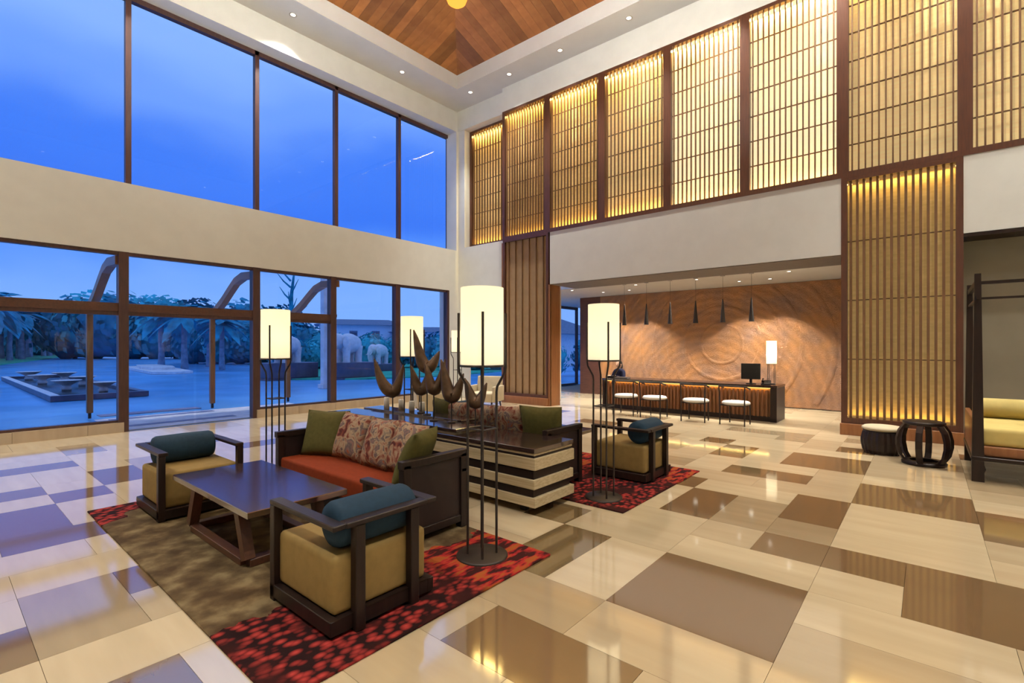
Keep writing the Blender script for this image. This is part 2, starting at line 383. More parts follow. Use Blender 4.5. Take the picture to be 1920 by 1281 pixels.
def spot(name, loc, power, angle=110, blend=.6, color=WARM, r=.05, rot=(0, 0, 0), parent=None):
    d = bpy.data.lights.new(name, 'SPOT'); d.energy = power; d.spot_size = math.radians(angle); d.spot_blend = blend; d.color = color; d.shadow_soft_size = r
    return obj(name, d, parent, loc, rot)
def point(name, loc, power, color=WARM, r=.05, parent=None):
    d = bpy.data.lights.new(name, 'POINT'); d.energy = power; d.color = color; d.shadow_soft_size = r
    return obj(name, d, parent, loc)

# ================================================================== STRUCTURE
WX = -11.2            # window wall face
GX = -11.65           # upper glazing plane
BY = 10.5             # screen wall face
ZC = 8.87             # ceiling
# ---- floor with tiles
U = .4635; X0 = -1.04; Y0 = 4.53
gx = lambda i: X0 + i * U
gy = lambda j: Y0 + j * U
fl = struct(MB().box(WX - .06, 6, -6, 18, -.12, -.03).build('floor', M['joint']), 'polished stone floor of pale and brown rectangular slabs')
tiles = {}
def T(i0, i1, j0, j1, m): tiles_list.append((i0, i1, j0, j1, m))
tiles_list = []
D_, O_, M_, W_ = 'tile_brown', 'tile_olive', 'tile_mid', 'tile_warm'
T(-1, 1, -4, -2, D_); T(-2, 0, -6, -5, D_); T(-2, -1, 0, 2, D_); T(-3, -2, 2, 3, D_); T(0, 1, 1, 3, D_)
T(1, 3, 3, 5, D_); T(3, 5, 2, 4, D_); T(0, 1, -1, 0, D_); T(1, 2, -1, 0, D_); T(2, 5, -2, 0, D_)
T(-1, 1, 6, 8, D_); T(-1, 0, 4, 5, D_); T(-2, -1, 4, 5, O_); T(-3, -2, 6, 8, D_); T(-2, -1, 10, 12, M_)
T(-4, -3, 8, 9, D_); T(-4, -2, 11, 12, M_); T(0, 1, 11, 12, M_); T(0, 1, 9, 10, D_); T(-4, -3, 4, 5, M_)
T(-1, 0, 0, 2, M_); T(0, 1, 0, 1, M_); T(-3, -2, -4, -2, O_); T(-4, -3, -2, -1, O_); T(-3, -1, -5, -4, M_)
T(-7, -6, -8, -7, D_); T(-6, -5, -10, -9, D_); T(-4, -3, -9, -8, D_); T(-10, -9, -9, -7, D_); T(-7, -5, -9, -8, M_)
T(-12, -10, -9, -8, D_); T(-13, -12, -8, -7, D_); T(-14, -13, -9, -8, D_); T(-17, -16, -9, -7, D_); T(-15, -13, -7, -6, D_); T(-16, -14, -6, -5, M_)
T(-20, -18, -7, -6, M_); T(-19, -17, -4, -3, D_); T(-16, -15, -3, -1, D_); T(-14, -12, 0, 1, D_); T(-17, -15, 3, 4, M_); T(-12, -10, 4, 5, D_)
T(-9, -8, 5, 7, M_); T(-13, -12, 7, 8, D_); T(-7, -5, 8, 9, M_); T(-10, -8, 9, 10, D_); T(-5, -4, 6, 7, M_); T(-9, -7, 12, 13, M_); T(-13, -12, 11, 12, D_)
T(1, 2, 6, 7, W_); T(3, 4, 6, 8, M_); T(5, 6, -4, -2, M_); T(1, 3, -5, -3, W_); T(4, 5, 5, 6, W_); T(-7, -6, -11, -10, D_); T(-2, -1, -8, -7, M_); T(1, 2, -8, -6, D_); T(-5, -4, -12, -10, M_)
T(2, 3, 8, 9, M_); T(3, 5, 10, 11, D_); T(5, 7, 6, 7, D_); T(-11, -9, -13, -12, D_); T(-9, -8, -11, -10, M_)
occ = set()
for i0, i1, j0, j1, m in tiles_list:
    for i in range(i0, i1):
        for j in range(j0, j1): occ.add((i, j))
IMIN, IMAX, JMIN, JMAX = -22, 9, -14, 21
rt = random.Random(3)
for j in range(JMIN, JMAX):
    for i in range(IMIN, IMAX):
        if (i, j) in occ: continue
        opts = [(2, 2), (3, 2), (2, 3), (2, 1), (1, 2), (3, 1), (1, 1)]
        if rt.random() < .5: opts = [(2, 1), (2, 2), (1, 2), (1, 1)]
        for w, h in opts:
            cells = [(i + a, j + b) for a in range(w) for b in range(h)]
            if all(c not in occ and IMIN <= c[0] < IMAX and JMIN <= c[1] < JMAX for c in cells):
                for c in cells: occ.add(c)
                q = rt.random()
                tiles_list.append((i, i + w, j, j + h, 'tile_light' if q < .66 else W_)); break
def tile_score(t):
    x = (gx(t[0]) + gx(t[1])) / 2; y = (gy(t[2]) + gy(t[3])) / 2
    d = x * -.644 + y * .765; l = x * .765 + y * .644
    if d < .8: return -1
    px = 960 + 924 * l / d
    if px < -150 or px > 2070: return -1
    return (t[1] - t[0]) * (t[3] - t[2]) / d ** 3
tiles_list.sort(key=tile_score, reverse=True)
cache = {}; rest = {}
for n, (i0, i1, j0, j1, m) in enumerate(tiles_list):
    w, h = (i1 - i0) * U, (j1 - j0) * U
    x, y = gx(i0), gy(j0)
    w = min(w, 6 - x); g = .0011
    if x < WX: w -= WX - x; x = WX
    if w < .05: continue
    if n < 298:
        k = (round(w, 3), round(h, 3), m)
        if k not in cache: cache[k] = MB().box(g, w - g, g, h - g, -.03, 0).mesh('floor_tile', M[m])
        obj('floor_tile', cache[k], fl, (x, y, 0))
    else: rest.setdefault(m, MB()).box(x + g, x + w - g, y + g, y + h - g, -.03, 0)
for m, b in rest.items():
    o = b.build('floor_tile_field', M[m], fl); o['kind'] = 'stuff'

# ---- ceiling
CX0, CX1, CY0, CY1 = -10.2, 1.4, -1.75, 9.7
ce = MB()
ce.box(WX - .5, CX0 - .1, -6, BY + .6, ZC, ZC + .15); ce.box(CX1 + .1, 6, -6, BY + .6, ZC, ZC + .15)
ce.box(CX0 - .1, CX1 + .1, CY1 + .1, BY + .6, ZC, ZC + .15); ce.box(CX0 - .1, CX1 + .1, -6, CY0 - .1, ZC, ZC + .15)
ceil = struct(ce.build('ceiling', M['ceiling_paint']), 'flat white plaster ceiling with downlights around a raised wooden hip')
cv = MB(); ZV = 9.26
for a in ((CX0 - .1, CX0, CY0 - .1, CY1 + .1), (CX1, CX1 + .1, CY0 - .1, CY1 + .1), (CX0, CX1, CY1, CY1 + .1), (CX0, CX1, CY0 - .1, CY0)): cv.box(*a, ZC, ZV + .04)
cv.build('cove_face', M['ceiling_paint'], ceil)
PITCH = .345; cxm, cym = (CX0 + CX1) / 2, (CY0 + CY1) / 2
apex = min(CX1 - CX0, CY1 - CY0) / 2
roof = struct(obj('ceiling', None), 'hipped ceiling of reddish brown planks meeting in chevrons')
def planks(a, b, inward, depth, n):
    a = Vector(a); b = Vector(b); d = (b - a) / n; L_ = (b - a).length; iw = Vector(inward); e = (b - a).normalized()
    for k in range(n):
        s0 = L_ * k / n + .004; s1 = L_ * (k + 1) / n - .004
        h0 = min(s0, L_ - s0, depth) ; h1 = min(s1, L_ - s1, depth)
        p = [a + e * s0, a + e * s1, a + e * s1 + iw * h1 + Vector((0, 0, PITCH * h1)), a + e * s0 + iw * h0 + Vector((0, 0, PITCH * h0))]
        o = MB().extr([q - (a + e * s0) for q in p], (0, 0, .03)).build('plank', M['ceiling_plank'], roof, loc=a + e * s0)
NP = 54
planks((CX0, CY0, ZV), (CX0, CY1, ZV), (1, 0, 0), apex, NP); planks((CX0, CY1, ZV), (CX1, CY1, ZV), (0, -1, 0), apex, NP)
planks((CX1, CY1, ZV), (CX1, CY0, ZV), (-1, 0, 0), apex, NP); planks((CX1, CY0, ZV), (CX0, CY0, ZV), (0, 1, 0), apex, NP)
MB().box(CX0 - .1, CX1 + .1, CY0 - .1, CY1 + .1, 11.6, 11.7).build('roof_deck', M['black_wood'], roof)

# ---- window wall
YS = -.05
wl = MB()
wl.box(WX - .45, WX, -6, 10.72, 3.29, 4.55)                       # band between the two window rows
wl.box(WX - .45, WX, -6, 10.72, 8.25, ZC)                         # bulkhead above the upper windows
wl.box(WX - .45, WX, 10.33, 10.72, 0, 3.29); wl.box(WX - .45, WX, 10.62, 10.72, 4.55, 8.25)
wl.box(WX - .45, WX, -6, YS, 0, 3.29); wl.box(WX - .45, WX, -6, .1, 4.55, 8.25)
wl.box(GX - .1, WX, 10.72, 11.1, 3.29, ZC)
struct(wl.build('wall_left', M['plaster']), 'cream wall band and bulkhead around two rows of tall windows')
YU = [.1, 2.47, 4.82, 6.78, 8.76, 10.68]
for k in range(5):
    a, b = YU[k], YU[k + 1]
    w = struct(obj('window_%d' % (k + 1), None, None, (GX, (a + b) / 2, 4.55)), ['tall upper window at the left edge of the room', 'widest upper window, second from the left edge', 'third upper window from the left edge', 'fourth upper window from the left edge', 'narrow upper window beside the corner'][k])
    h = (b - a) / 2; f = MB()
    f.box(-.06, .06, -h, -h + .045, 0, 3.7).box(-.06, .06, h - .045, h, 0, 3.7).box(-.06, .06, -h, h, 0, .06).box(-.06, .06, -h, h, 3.6, 3.7)
    f.build('window_frame', M['mullion'], w)
    MB().box(-.008, .008, -h + .045, h - .045, .06, 3.6).build('pane', M['glass'], w)
YL = [YS, 2.32, 4.65, 6.48, 8.42, 10.33]
for k in range(5):
    a, b = YL[k], YL[k + 1]; door = k == 1; z0 = 0 if door else .18
    w = struct(obj('door_1' if door else 'window_%d' % (k + 6), None, None, (WX - .1, (a + b) / 2, 0)), ['lower window at the left edge with a transom', 'glazed entrance bay between two brown mullions', 'lower window right of the entrance bay, with a transom', 'tall lower window without transom, looking to the stone elephant', 'narrow lower window beside the corner pier'][k])
    h = (b - a) / 2; f = MB()
    f.box(-.09, .09, -h, -h + .075, 0, 3.29).box(-.09, .09, h - .075, h, 0, 3.29).box(-.06, .06, -h, h, 3.23, 3.29)
    if not door: f.box(-.06, .06, -h, h, z0, z0 + .04)
    f.build('window_frame', M['mullion'], w)
    if k < 3:
        MB().box(-.07, .07, -h + .075, h - .075, 2.2, 2.35).build('transom', M['brown_wood'], w)
        MB().box(-.05, .05, -h + .075, h - .075, 2.13, 2.2).build('transom_track', M['mullion'], w)
        MB().box(-.006, .006, -h + .075, h - .075, 2.35, 3.23).build('pane', M['glass'], w)
        if door:
            MB().box(-.006, .006, -h + .075, -.02, .02, 2.13).build('pane', M['glass'], w)
            MB().box(-.006, .006, .03, h - .075, .02, 2.13).build('pane', M['glass'], w)
            MB().box(-.03, .03, -h + .075, h - .075, 0, .02).build('threshold', M['steel'], w)
        else: MB().box(-.006, .006, -h + .075, h - .075, z0 + .04, 2.13).build('pane', M['glass'], w)
    else: MB().box(-.006, .006, -h + .075, h - .075, z0 + .04, 3.23).build('pane', M['glass'], w)
for n, (a, b) in enumerate(((-.05, 2.32), (4.65, 10.34))):
    t = struct(obj('trim_%d' % (n + 1), None), ['low stone curb under the leftmost lower window', 'low stone curb under the lower windows right of the entrance'][n])
    y = a
    while y < b - .02:
        e = min(y + .93, b); MB().box(WX - .2, WX + .02, y + .002, e - .002, 0, .178).build('curb_block', M['curb_stone'], t); y = e

# ---- screen wall
wb = MB()
wb.box(-9.2, 6, BY, BY + .6, 8.2, ZC)
wb.box(WX, -9.2, 10.66, 11.05, 8.25, ZC); wb.box(WX, -9.2, 10.7, 11.05, 3.3, 4.62); wb.box(WX, -10.92, 10.7, 11.05, 4.62, 8.25)
wb.box(WX, -10.95, 10.7, 11.0, 0, 3.3)
wb.box(-7.55, -1.17, BY + .01, BY + .5, 3.2, 4.56); wb.box(.44, 6, BY + .01, BY + .5, 3.34, 4.56)
wb.box(-10.92, 6, 11.13, 11.2, 4.5, 8.3)
wb.box(-9.2, -7.6, 10.75, 11.1, .1, 4.5); wb.box(-1.1, .38, 10.75, 11.2, .1, 4.5)
wb.box(2.6, 6, BY + .05, BY + .5, 0, 3.34)
struct(MB().box(-1.17, -1.1, 11.2, 14.2, 0, 3.2).build('wall_recess', M['plaster']))
struct(wb.build('wall_back', M['plaster']), 'cream back wall with beams above reception and bed niche')
struct(MB().box(.44, 2.6, 11.0, 11.1, 0, 3.34).build('wall_niche', M['grey_panel']), 'olive grey panelled niche wall behind the daybed')
t = struct(obj('trim_3', None), 'dark reveal along the head of the daybed niche'); MB().box(.44, 2.6, BY - .0, BY + .5, 3.28, 3.335).build('reveal', M['black_wood'], t)
struct(MB().box(5.95, 6.1, -6, 11, 0, ZC).build('wall_right', M['plaster'])); struct(MB().box(-12, 6, -6.1, -6, 0, ZC).build('wall_front', M['plaster']))

def screen(label, x0, x1, z0, z1, y, back, led, group, ns, hstep, fw=.09, plinth=False, bottomled=.2, dep=.2, sw=.011):
    r = thing('lattice_screen', label, 'screen', ((x0 + x1) / 2, y, z0), 0, group)
    h = (x1 - x0) / 2; H = z1 - z0; f = MB()
    f.box(-h, -h + fw, 0, .1, 0, H).box(h - fw, h, 0, .1, 0, H).box(-h + fw, h - fw, 0, .1, 0, fw * 1.1).box(-h + fw, h - fw, 0, .1, H - fw * .8, H)
    f.build('frame', M['frame_wood'], r)
    MB().box(-h + .01, h - .01, dep, dep + .03, .01, H - .01).build('backing', M[back], r)
    iw = 2 * (h - fw); sm = MB().box(-sw, sw, .03, .075, fw, H - fw * .8).mesh('slat', M['slat_wood'])
    for k in range(ns): obj('slat', sm, r, (-h + fw + iw * (k + .5) / ns, 0, 0))
    bm_ = MB().box(-h + fw, h - fw, .045, .068, -.009, .009).mesh('crossbar', M['slat_wood'])
    n = int((H - .2) / hstep); 
    for k in range(1, n + 1): obj('crossbar', bm_, r, (0, .03, fw + (H - 2 * fw) * k / (n + 1)))
    if plinth: MB().box(-h - .015, h + .015, -.05, .3, -.2, 0).build('plinth', M['column_wood'], r, bevel=.008)
    if led:
        area('screen_led', (0, .13, H - .1), (0, 0, 0), iw, .05, P_LED * led, (1, .72, .22), r)
        if bottomled: area('screen_led', (0, .13, .12), (PI, 0, 0), iw, .05, P_LED * led * bottomled, (1, .66, .16), r)
    return r
G1 = 'lit lattice screens along the upper back wall'
XS = [-9.2, -7.64, -6.02, -4.38, -2.78, -1.15, .46, 2.05]
screen('recessed upper lattice screen between window corner and wooden column', -10.92, -9.16, 4.62, 8.25, 10.92, 'back_low', 1.2, G1, 14, .52)
labs = ['dim upper lattice screen above the narrow wooden column', 'upper lattice screen, first right of the dim column screen', 'upper lattice screen, second right of the dim column screen', 'left one of two brightly backlit upper lattice screens', 'right one of two brightly backlit upper lattice screens', 'upper lattice screen above the tall slatted column', 'upper lattice screen cut off by the right edge']
bk = ['back_dim', 'back_low', 'back_mid', 'back_lit', 'back_lit', 'back_mid', 'back_mid']
ld = [.7, 1.2, 1.5, 1.8, 1.8, .9, .9]
for k in range(7): screen(labs[k], XS[k], XS[k + 1], 4.56, 8.2, BY, bk[k], ld[k], G1, 15, .52, bottomled=(.2 if k < 5 else 0))
G2 = 'tall slatted column panels'
screen('narrow wooden column with slatted panel left of the reception', -9.18, -7.6, .2, 4.559, BY, 'back_cloth', 0, G2, 6, .62, .07, True, dep=.07, sw=.006)
screen('tall column with glowing slatted panel behind the drum stools', -1.17, .44, .2, 4.559, BY, 'back_col', .25, G2, 15, 1.05, .09, True, sw=.019, bottomled=.45)
cs = MB().box(-7.6, -7.54, BY + .02, BY + .46, 0, 3.19).box(-9.24, -9.18, BY + .02, BY + .3, 0, 4.5).box(-7.62, -7.54, BY, BY + .05, 0, 3.19)
tag(cs.build('column_side_panel', M['column_wood']), 'plain brown wood side panels of the narrow column', 'panel')

# ---- reception recess
struct(MB().box(-11.2, -1.1, 11.72, 18, 3.2, 3.35).build('ceiling', M['ceiling_paint']), 'low white ceiling over the reception desk')
struct(MB().box(-7.54, -1.1, BY + .04, 11.72, 3.185, 3.199).build('ceiling', M['grey_soffit']), 'grey soffit band under the reception beam')
wr = struct(MB().box(-8.95, -1.1, 14.2, 14.4, 0, 3.2).build('wall_reception', M['brown_wood']), 'wooden wall at the back of the reception')
struct(MB().box(-11.2, -8.95, 17.9, 18, 0, 3.2).build('wall_corridor', M['plaster']))
mu = obj('carved_mural', None, None, (-4.7, 14.2, 0)); tag(mu, 'copper coloured wall relief of concentric rings behind reception', 'wall relief')
MB().box(-3.45, 3.55, -.05, -.001, .02, 3.19).build('relief_panel', M['mural'], mu)
def ring(r0, cx, cz, w):
    n = 120; ok = []
    for k in range(n):
        a = 2 * PI * (k + .5) / n; x, z = cx + (r0 + w) * math.cos(a), cz + (r0 + w) * math.sin(a)
        ok.append(-3.40 < x < 3.50 and .06 < z < 3.14)
    runs = []
    if all(ok): runs = [(0, n)]
    else:
        st = next(k for k in range(n) if ok[k] and not ok[k - 1]); k = st
        while k < st + n:
            if ok[k % n]:
                e = k
                while ok[e % n] and e < st + n: e += 1
                runs.append((k, e)); k = e
            else: k += 1
    for k0, k1 in runs:
        if k1 - k0 < 3: continue
        b = MB(); vs = []
        for k in range(k0, k1 + 1):
            a = 2 * PI * k / n
            for rr, y in ((r0 - w, -.05), (r0 - w * .4, -.072), (r0 + w * .4, -.072), (r0 + w, -.05)): vs.append((cx + rr * math.cos(a), y, cz + rr * math.sin(a)))
        b._add(vs, [(q * 4 + t_, q * 4 + t_ + 1, q * 4 + t_ + 5, q * 4 + t_ + 4) for q in range(k1 - k0) for t_ in range(3)], True)
        b.build('relief_ring', M['mural'], mu)
for r0, cx, cz, w in ((.55, .35, 1.65, .05), (1.0, .35, 1.65, .06), (1.5, .35, 1.65, .07), (1.95, .35, 1.6, .06), (2.5, .5, 1.5, .07), (3.1, .5, 1.4, .06)): ring(r0, cx, cz, w)
# corridor windows behind the corner
for n, (a, b) in enumerate(((11.15, 13.1), (13.1, 15.2), (15.2, 17.6))):
    w = struct(obj('window_%d' % (n + 12), None, None, (WX - .05, (a + b) / 2, 0)), ['corridor window seen left of the narrow column', 'corridor window hidden behind the narrow column', 'corridor window seen right of the narrow column'][n]); h = (b - a) / 2
    MB().box(-.06, .06, -h, -h + .06, 0, 3.2).box(-.06, .06, h - .06, h, 0, 3.2).box(-.06, .06, -h, h, 0, .06).box(-.06, .06, -h, h, 3.1, 3.2).build('window_frame', M['mullion'], w)
    MB().box(-.006, .006, -h + .06, h - .06, .06, 3.1).build('pane', M['glass'], w)

# ---- downlights
def downlight(x, y, z, label, group, power, angle=78, col=WARM, tilt=(0, 0, 0), r=.065, blend=1.0):
    d = thing('downlight', label, 'downlight', (x, y, z), 0, group)
    MB().lathe([(r * .8, -.004), (r * 1.25, -.006), (r * 1.25, 0), (r * .8, 0)], 20, cap=False).build('trim_ring', M['white_seat'], d)
    MB().lathe([(0.0001, -.003), (r * .8, -.003)], 20, cap=False).build('lens', M['lens'], d)
    spot('downlight_beam', (0, 0, -.03), power, angle, blend, col, .07, tilt, d)
    return d
GD = 'downlights in the high ceiling'
dl = [(-10.68, 8.15, 'lone ceiling downlight above the tall windows'), (-10.03, 10.06, 'ceiling downlight nearest the room corner'), (-8.57, 10.06, 'second ceiling downlight from the room corner'), (-6.92, 10.06, 'third ceiling downlight from the room corner'), (-5.07, 10.06, 'fourth ceiling downlight from the room corner')]
for x, y, l in dl: downlight(x, y, ZC, l, GD, P_DOWN * .95, 74)
lo = 'ceiling downlight beyond the top edge of the photo'
for x, y in ((-3.2, 10.06), (-1.4, 10.06), (.4, 10.06), (2.0, 8.2), (2.0, 5.5), (2.0, 2.8), (2.0, .2), (.2, -2.2), (-2.6, -2.2), (-5.4, -2.2), (-8.2, -2.2), (-10.68, -.6), (-10.68, 2.2), (-10.68, 5.2)): downlight(x, y, ZC, lo, GD, P_DOWN * (.95 if y > 10 else 1.15 if y > 1 else .8), 74 if y > 10 else 108)
GA = 'downlights in the reception ceiling'
for x, l in ((-7.45, 'reception downlight at the left end of the relief wall'), (-3.6, 'left one of two reception downlights at the right'), (-2.9, 'right one of two reception downlights at the right')):
    downlight(x, 13.12, 3.2, l, GA, P_ALC, 88, WARM, (math.radians(9), 0, 0), .045, .3)
for x in (-6.6, ): downlight(x, 13.12, 3.2, 'reception downlight between the left pendants', GA, P_ALC, 88, WARM, (math.radians(9), 0, 0), .045, .3)
for n, x in enumerate((-7.9, -5.9, -4.3, -2.3)): downlight(x, 12.1, 3.2, ['leftmost', 'second', 'third', 'rightmost'][n] + ' added fill downlight of the reception row behind the beam, from the left', GA, P_ALC * 1.5, 130, WARM, (0, 0, 0), .045)  # added fill row, brightens the recess and its ceiling by floor bounce

# ================================================================== RUGS
def rug(name, label, x0, x1, y0, y1, mat):
    h = MB().box((x0 - x1) / 2, (x1 - x0) / 2, (y0 - y1) / 2, (y1 - y0) / 2, 0, .014).build('area_rug', M[mat], None, bevel=.004, seg=1, loc=((x0 + x1) / 2, (y0 + y1) / 2, 0))
    return tag(h, label, 'rug')
rug('area_rug', 'brown rug with red petal pattern under the near seating group', -6.02, -2.14, .97, 2.99, 'rug_a')
rug('area_rug', 'red patterned rug under the far seating group', -6.02, -2.16, 4.17, 6.19, 'rug_b')
RZ = .014

# ================================================================== ARMCHAIRS (face +X locally)
def armchair(label, x, y, rz, group):
    r = thing('armchair', label, 'armchair', (x, y, RZ), rz, group)
    D, Wd, AZ = .35, .35, .575
    MB().box(-D + .03, D - .035, -Wd + .035, Wd - .035, .1, .415).build('seat_block', M['cushion_beige'], r, bevel=.035, seg=3)
    b = MB().box(-D, D, -Wd, -Wd + .05, .02, .1).box(-D, D, Wd - .05, Wd, .02, .1).box(-D, -D + .05, -Wd + .05, Wd - .05, .02, .1).box(D - .05, D, -Wd + .05, Wd - .05, .02, .1)
    b.build('base_frame', M['black_wood'], r, bevel=.004, seg=1)
    for s in (-1, 1):
        MB().box(D - .055, D, s * Wd - (.055 if s > 0 else 0), s * Wd + (.055 if s < 0 else 0), 0, AZ).build('front_post', M['black_wood'], r, bevel=.004, seg=1)
        MB().box(-D - .03, D + .005, s * Wd - (.075 if s > 0 else 0), s * Wd + (.075 if s < 0 else 0), AZ, AZ + .03).build('armrest', M['black_wood'], r, bevel=.005, seg=1)
        MB().box(-D - .028, -D + .028, s * .185 - .03, s * .185 + .03, 0, AZ).build('back_post', M['black_wood'], r, bevel=.004, seg=1)
    MB().box(-D - .035, -D + .04, -Wd + .075, Wd - .075, AZ, AZ + .03).build('back_rail', M['black_wood'], r, bevel=.005, seg=1)
    pr = [(.0001, -.262), (.07, -.262), (.118, -.25), (.13, -.225), (.133, 0), (.13, .225), (.118, .25), (.07, .262), (.0001, .262)]
    bo = MB().lathe(pr, 28, cap=False).build('bolster', M['teal'], r, loc=(-D + .155, 0, .548), rot=(PI / 2, 0, 0))
    return r
GC = 'low cube armchairs with teal bolsters'
armchair('beige cube armchair with teal bolster, back to the camera, nearest of all', -2.72, 1.70, PI, GC)
armchair('beige cube armchair with teal bolster, facing us beyond the near coffee table', -5.47, 1.65, 0, GC)
armchair('beige cube armchair with teal bolster beside the striped console, back to reception floor', -2.75, 5.52, PI, GC)
armchair('beige cube armchair at the far end of the far rug, mostly hidden', -5.47, 5.52, 0, GC)

# ================================================================== COFFEE TABLES
def coffee_table(label, x0, x1, y0, y1):
    r = thing('coffee_table', label, 'table', ((x0 + x1) / 2, (y0 + y1) / 2, RZ), 0, 'low trestle coffee tables')
    hx, hy = (x1 - x0) / 2, (y1 - y0) / 2; Z = .44
    MB().box(-hx, hx, -hy, hy, Z - .045, Z).build('table_top', M['table_wood'], r, bevel=.005, seg=1)
    lx, ly = hx - .30, hy - .09
    for sx in (-1, 1):
        for sy in (-1, 1):
            MB().beam((sx * (lx + .10), sy * ly, .05), (sx * (lx - .04), sy * ly, Z - .05), .07, .075).build('leg', M['brown_wood'], r)
        MB().box(sx * lx - .04 + sx * .09, sx * lx + .04 + sx * .09, -ly, ly, .0, .055).build('foot_rail', M['brown_wood'], r, bevel=.004, seg=1)
        MB().box(sx * (lx - .04) - .035, sx * (lx - .04) + .035, -ly + .03, ly - .03, Z - .11, Z - .045).build('bearer', M['brown_wood'], r)
    for sy in (-1, 1): MB().box(-lx - .05, lx + .05, sy * ly - .035, sy * ly + .035, .0, .05).build('runner', M['brown_wood'], r, bevel=.004, seg=1)
    return r
coffee_table('dark wooden coffee table in front of the rust sofa', -4.95, -3.43, 1.36, 2.10)
coffee_table('dark wooden coffee table on the far rug behind the console', -4.95, -3.43, 5.06, 5.80)

# ================================================================== SOFAS (face -Y locally)
def cushion_mesh(w, h, t, mat):
    bm = bmesh.new(); n = 12; grid = {}
    for side in (1, -1):
        for i in range(n + 1):
            for j in range(n + 1):
                u, v = i / n * 2 - 1, j / n * 2 - 1
                edge = (1 - abs(u) ** 3.2) * (1 - abs(v) ** 3.2)
                pinch = 1 - .07 * (1 - abs(u)) ** 1 * (abs(v) ** 2) ; pinch2 = 1 - .07 * (1 - abs(v)) * (abs(u) ** 2)
                if side == -1 and (i in (0, n) or j in (0, n)): grid[(side, i, j)] = grid[(1, i, j)]; continue
                grid[(side, i, j)] = bm.verts.new((u * w / 2 * pinch2, side * t / 2 * edge ** .55, v * h / 2 * pinch))
    for side in (1, -1):
        for i in range(n):
            for j in range(n):
                q = [grid[(side, i, j)], grid[(side, i + 1, j)], grid[(side, i + 1, j + 1)], grid[(side, i, j + 1)]]
                if side == 1: q.reverse()
                f = bm.faces.new(q); f.smooth = True
    me = bpy.data.meshes.new('cushion'); bm.to_mesh(me); bm.free(); me.materials.append(mat); return me
CUSH_O = cushion_mesh(.50, .49, .18, M['olive']); CUSH_F = cushion_mesh(.47, .47, .17, M['floral'])
def sofa(label, x0, x1, yc, rz, cl):
    xm = (x0 + x1) / 2; hx = (x1 - x0) / 2; hy = .335
    r = thing('sofa', label, 'sofa', (xm, yc, RZ), rz, 'wood framed rust sofas')
    MB().box(-hx + .07, hx - .07, -hy + .02, hy - .06, .2, .40).build('seat_cushion', M['rust'], r, bevel=.03, seg=3)
    MB().box(-hx + .06, hx - .06, -hy + .05, hy, .07, .2).build('base', M['black_wood'], r, bevel=.004, seg=1)
    MB().box(-hx + .06, hx - .06, hy - .05, hy, .2, .47).build('backrest', M['dark_panel'], r, bevel=.006, seg=1)
    MB().box(-hx, hx, hy - .06, hy + .01, .47, .50).build('back_rail', M['black_wood'], r, bevel=.004, seg=1)
    for s in (-1, 1):
        a = MB(); x = s * (hx - .035)
        a.box(x - .035, x + .035, -hy, -hy + .07, 0, .63).box(x - .035, x + .035, hy - .07, hy, 0, .63).box(x - .035, x + .035, -hy - .01, hy + .01, .60, .66).box(x - .03, x + .03, -hy + .07, hy - .07, .05, .11)
        ar = a.build('arm_frame', M['black_wood'], r, bevel=.004, seg=1)
        MB().box(x - .015, x + .015, -hy + .07, hy - .07, .11, .60).build('arm_panel', M['dark_panel'], ar)
    return r
def cushions(specs, xm, yc, flip, where):
    for (dx, me, ry, tilt, rz, dz, label, dy) in specs:
        o = obj('cushion', me, None, (xm + (-dx if flip else dx), yc + (-dy if flip else dy), RZ + .40 + .225 + dz), (tilt, ry, rz + (PI if flip else 0)))
        tag(o, label, 'cushion', where)
sx0, sx1 = -5.17, -3.03; xm = (sx0 + sx1) / 2
sofa('rust seated sofa with dark wooden arms behind the near coffee table', sx0, sx1, 2.665, 0, '')
cs_ = [(-.78, CUSH_O, 0, math.radians(-18), math.radians(28), 0, 'olive cushion at the window end of the near sofa', .06),
       (-.34, CUSH_F, .03, math.radians(-20), math.radians(4), .01, 'floral cushion next to the window-end olive cushion, near sofa', .11),
       (.12, CUSH_F, -.04, math.radians(-20), math.radians(-3), .0, 'floral cushion in the middle of the near sofa', .11),
       (.50, CUSH_F, .02, math.radians(-22), math.radians(-5), .0, 'floral cushion half hidden behind the olive cushion, near sofa', .13),
       (.84, CUSH_O, 0, math.radians(-24), math.radians(-62), .0, 'olive cushion against the right arm of the near sofa', -.04)]
cushions(cs_, xm, 2.665, False, 'cushions on the near sofa')
sofa('rust sofa facing away behind the striped console', sx0, sx1, 4.52, PI, '')
cs2 = [(-.80, CUSH_O, 0, math.radians(-14), math.radians(18), .02, 'olive cushion at the right end of the far sofa', .08),
       (-.38, CUSH_F, .03, math.radians(-16), math.radians(4), .01, 'floral cushion beside the olive one on the far sofa', .12),
       (.04, CUSH_F, -.04, math.radians(-16), math.radians(-3), .0, 'floral cushion in the middle of the far sofa', .12),
       (.44, CUSH_F, .02, math.radians(-16), math.radians(-5), .0, 'floral cushion towards the window end of the far sofa', .12),
       (.80, CUSH_O, 0, math.radians(-14), math.radians(-16), 0, 'olive cushion at the window end of the far sofa', .08)]
cushions(cs2, xm, 4.52, True, 'cushions on the far sofa')

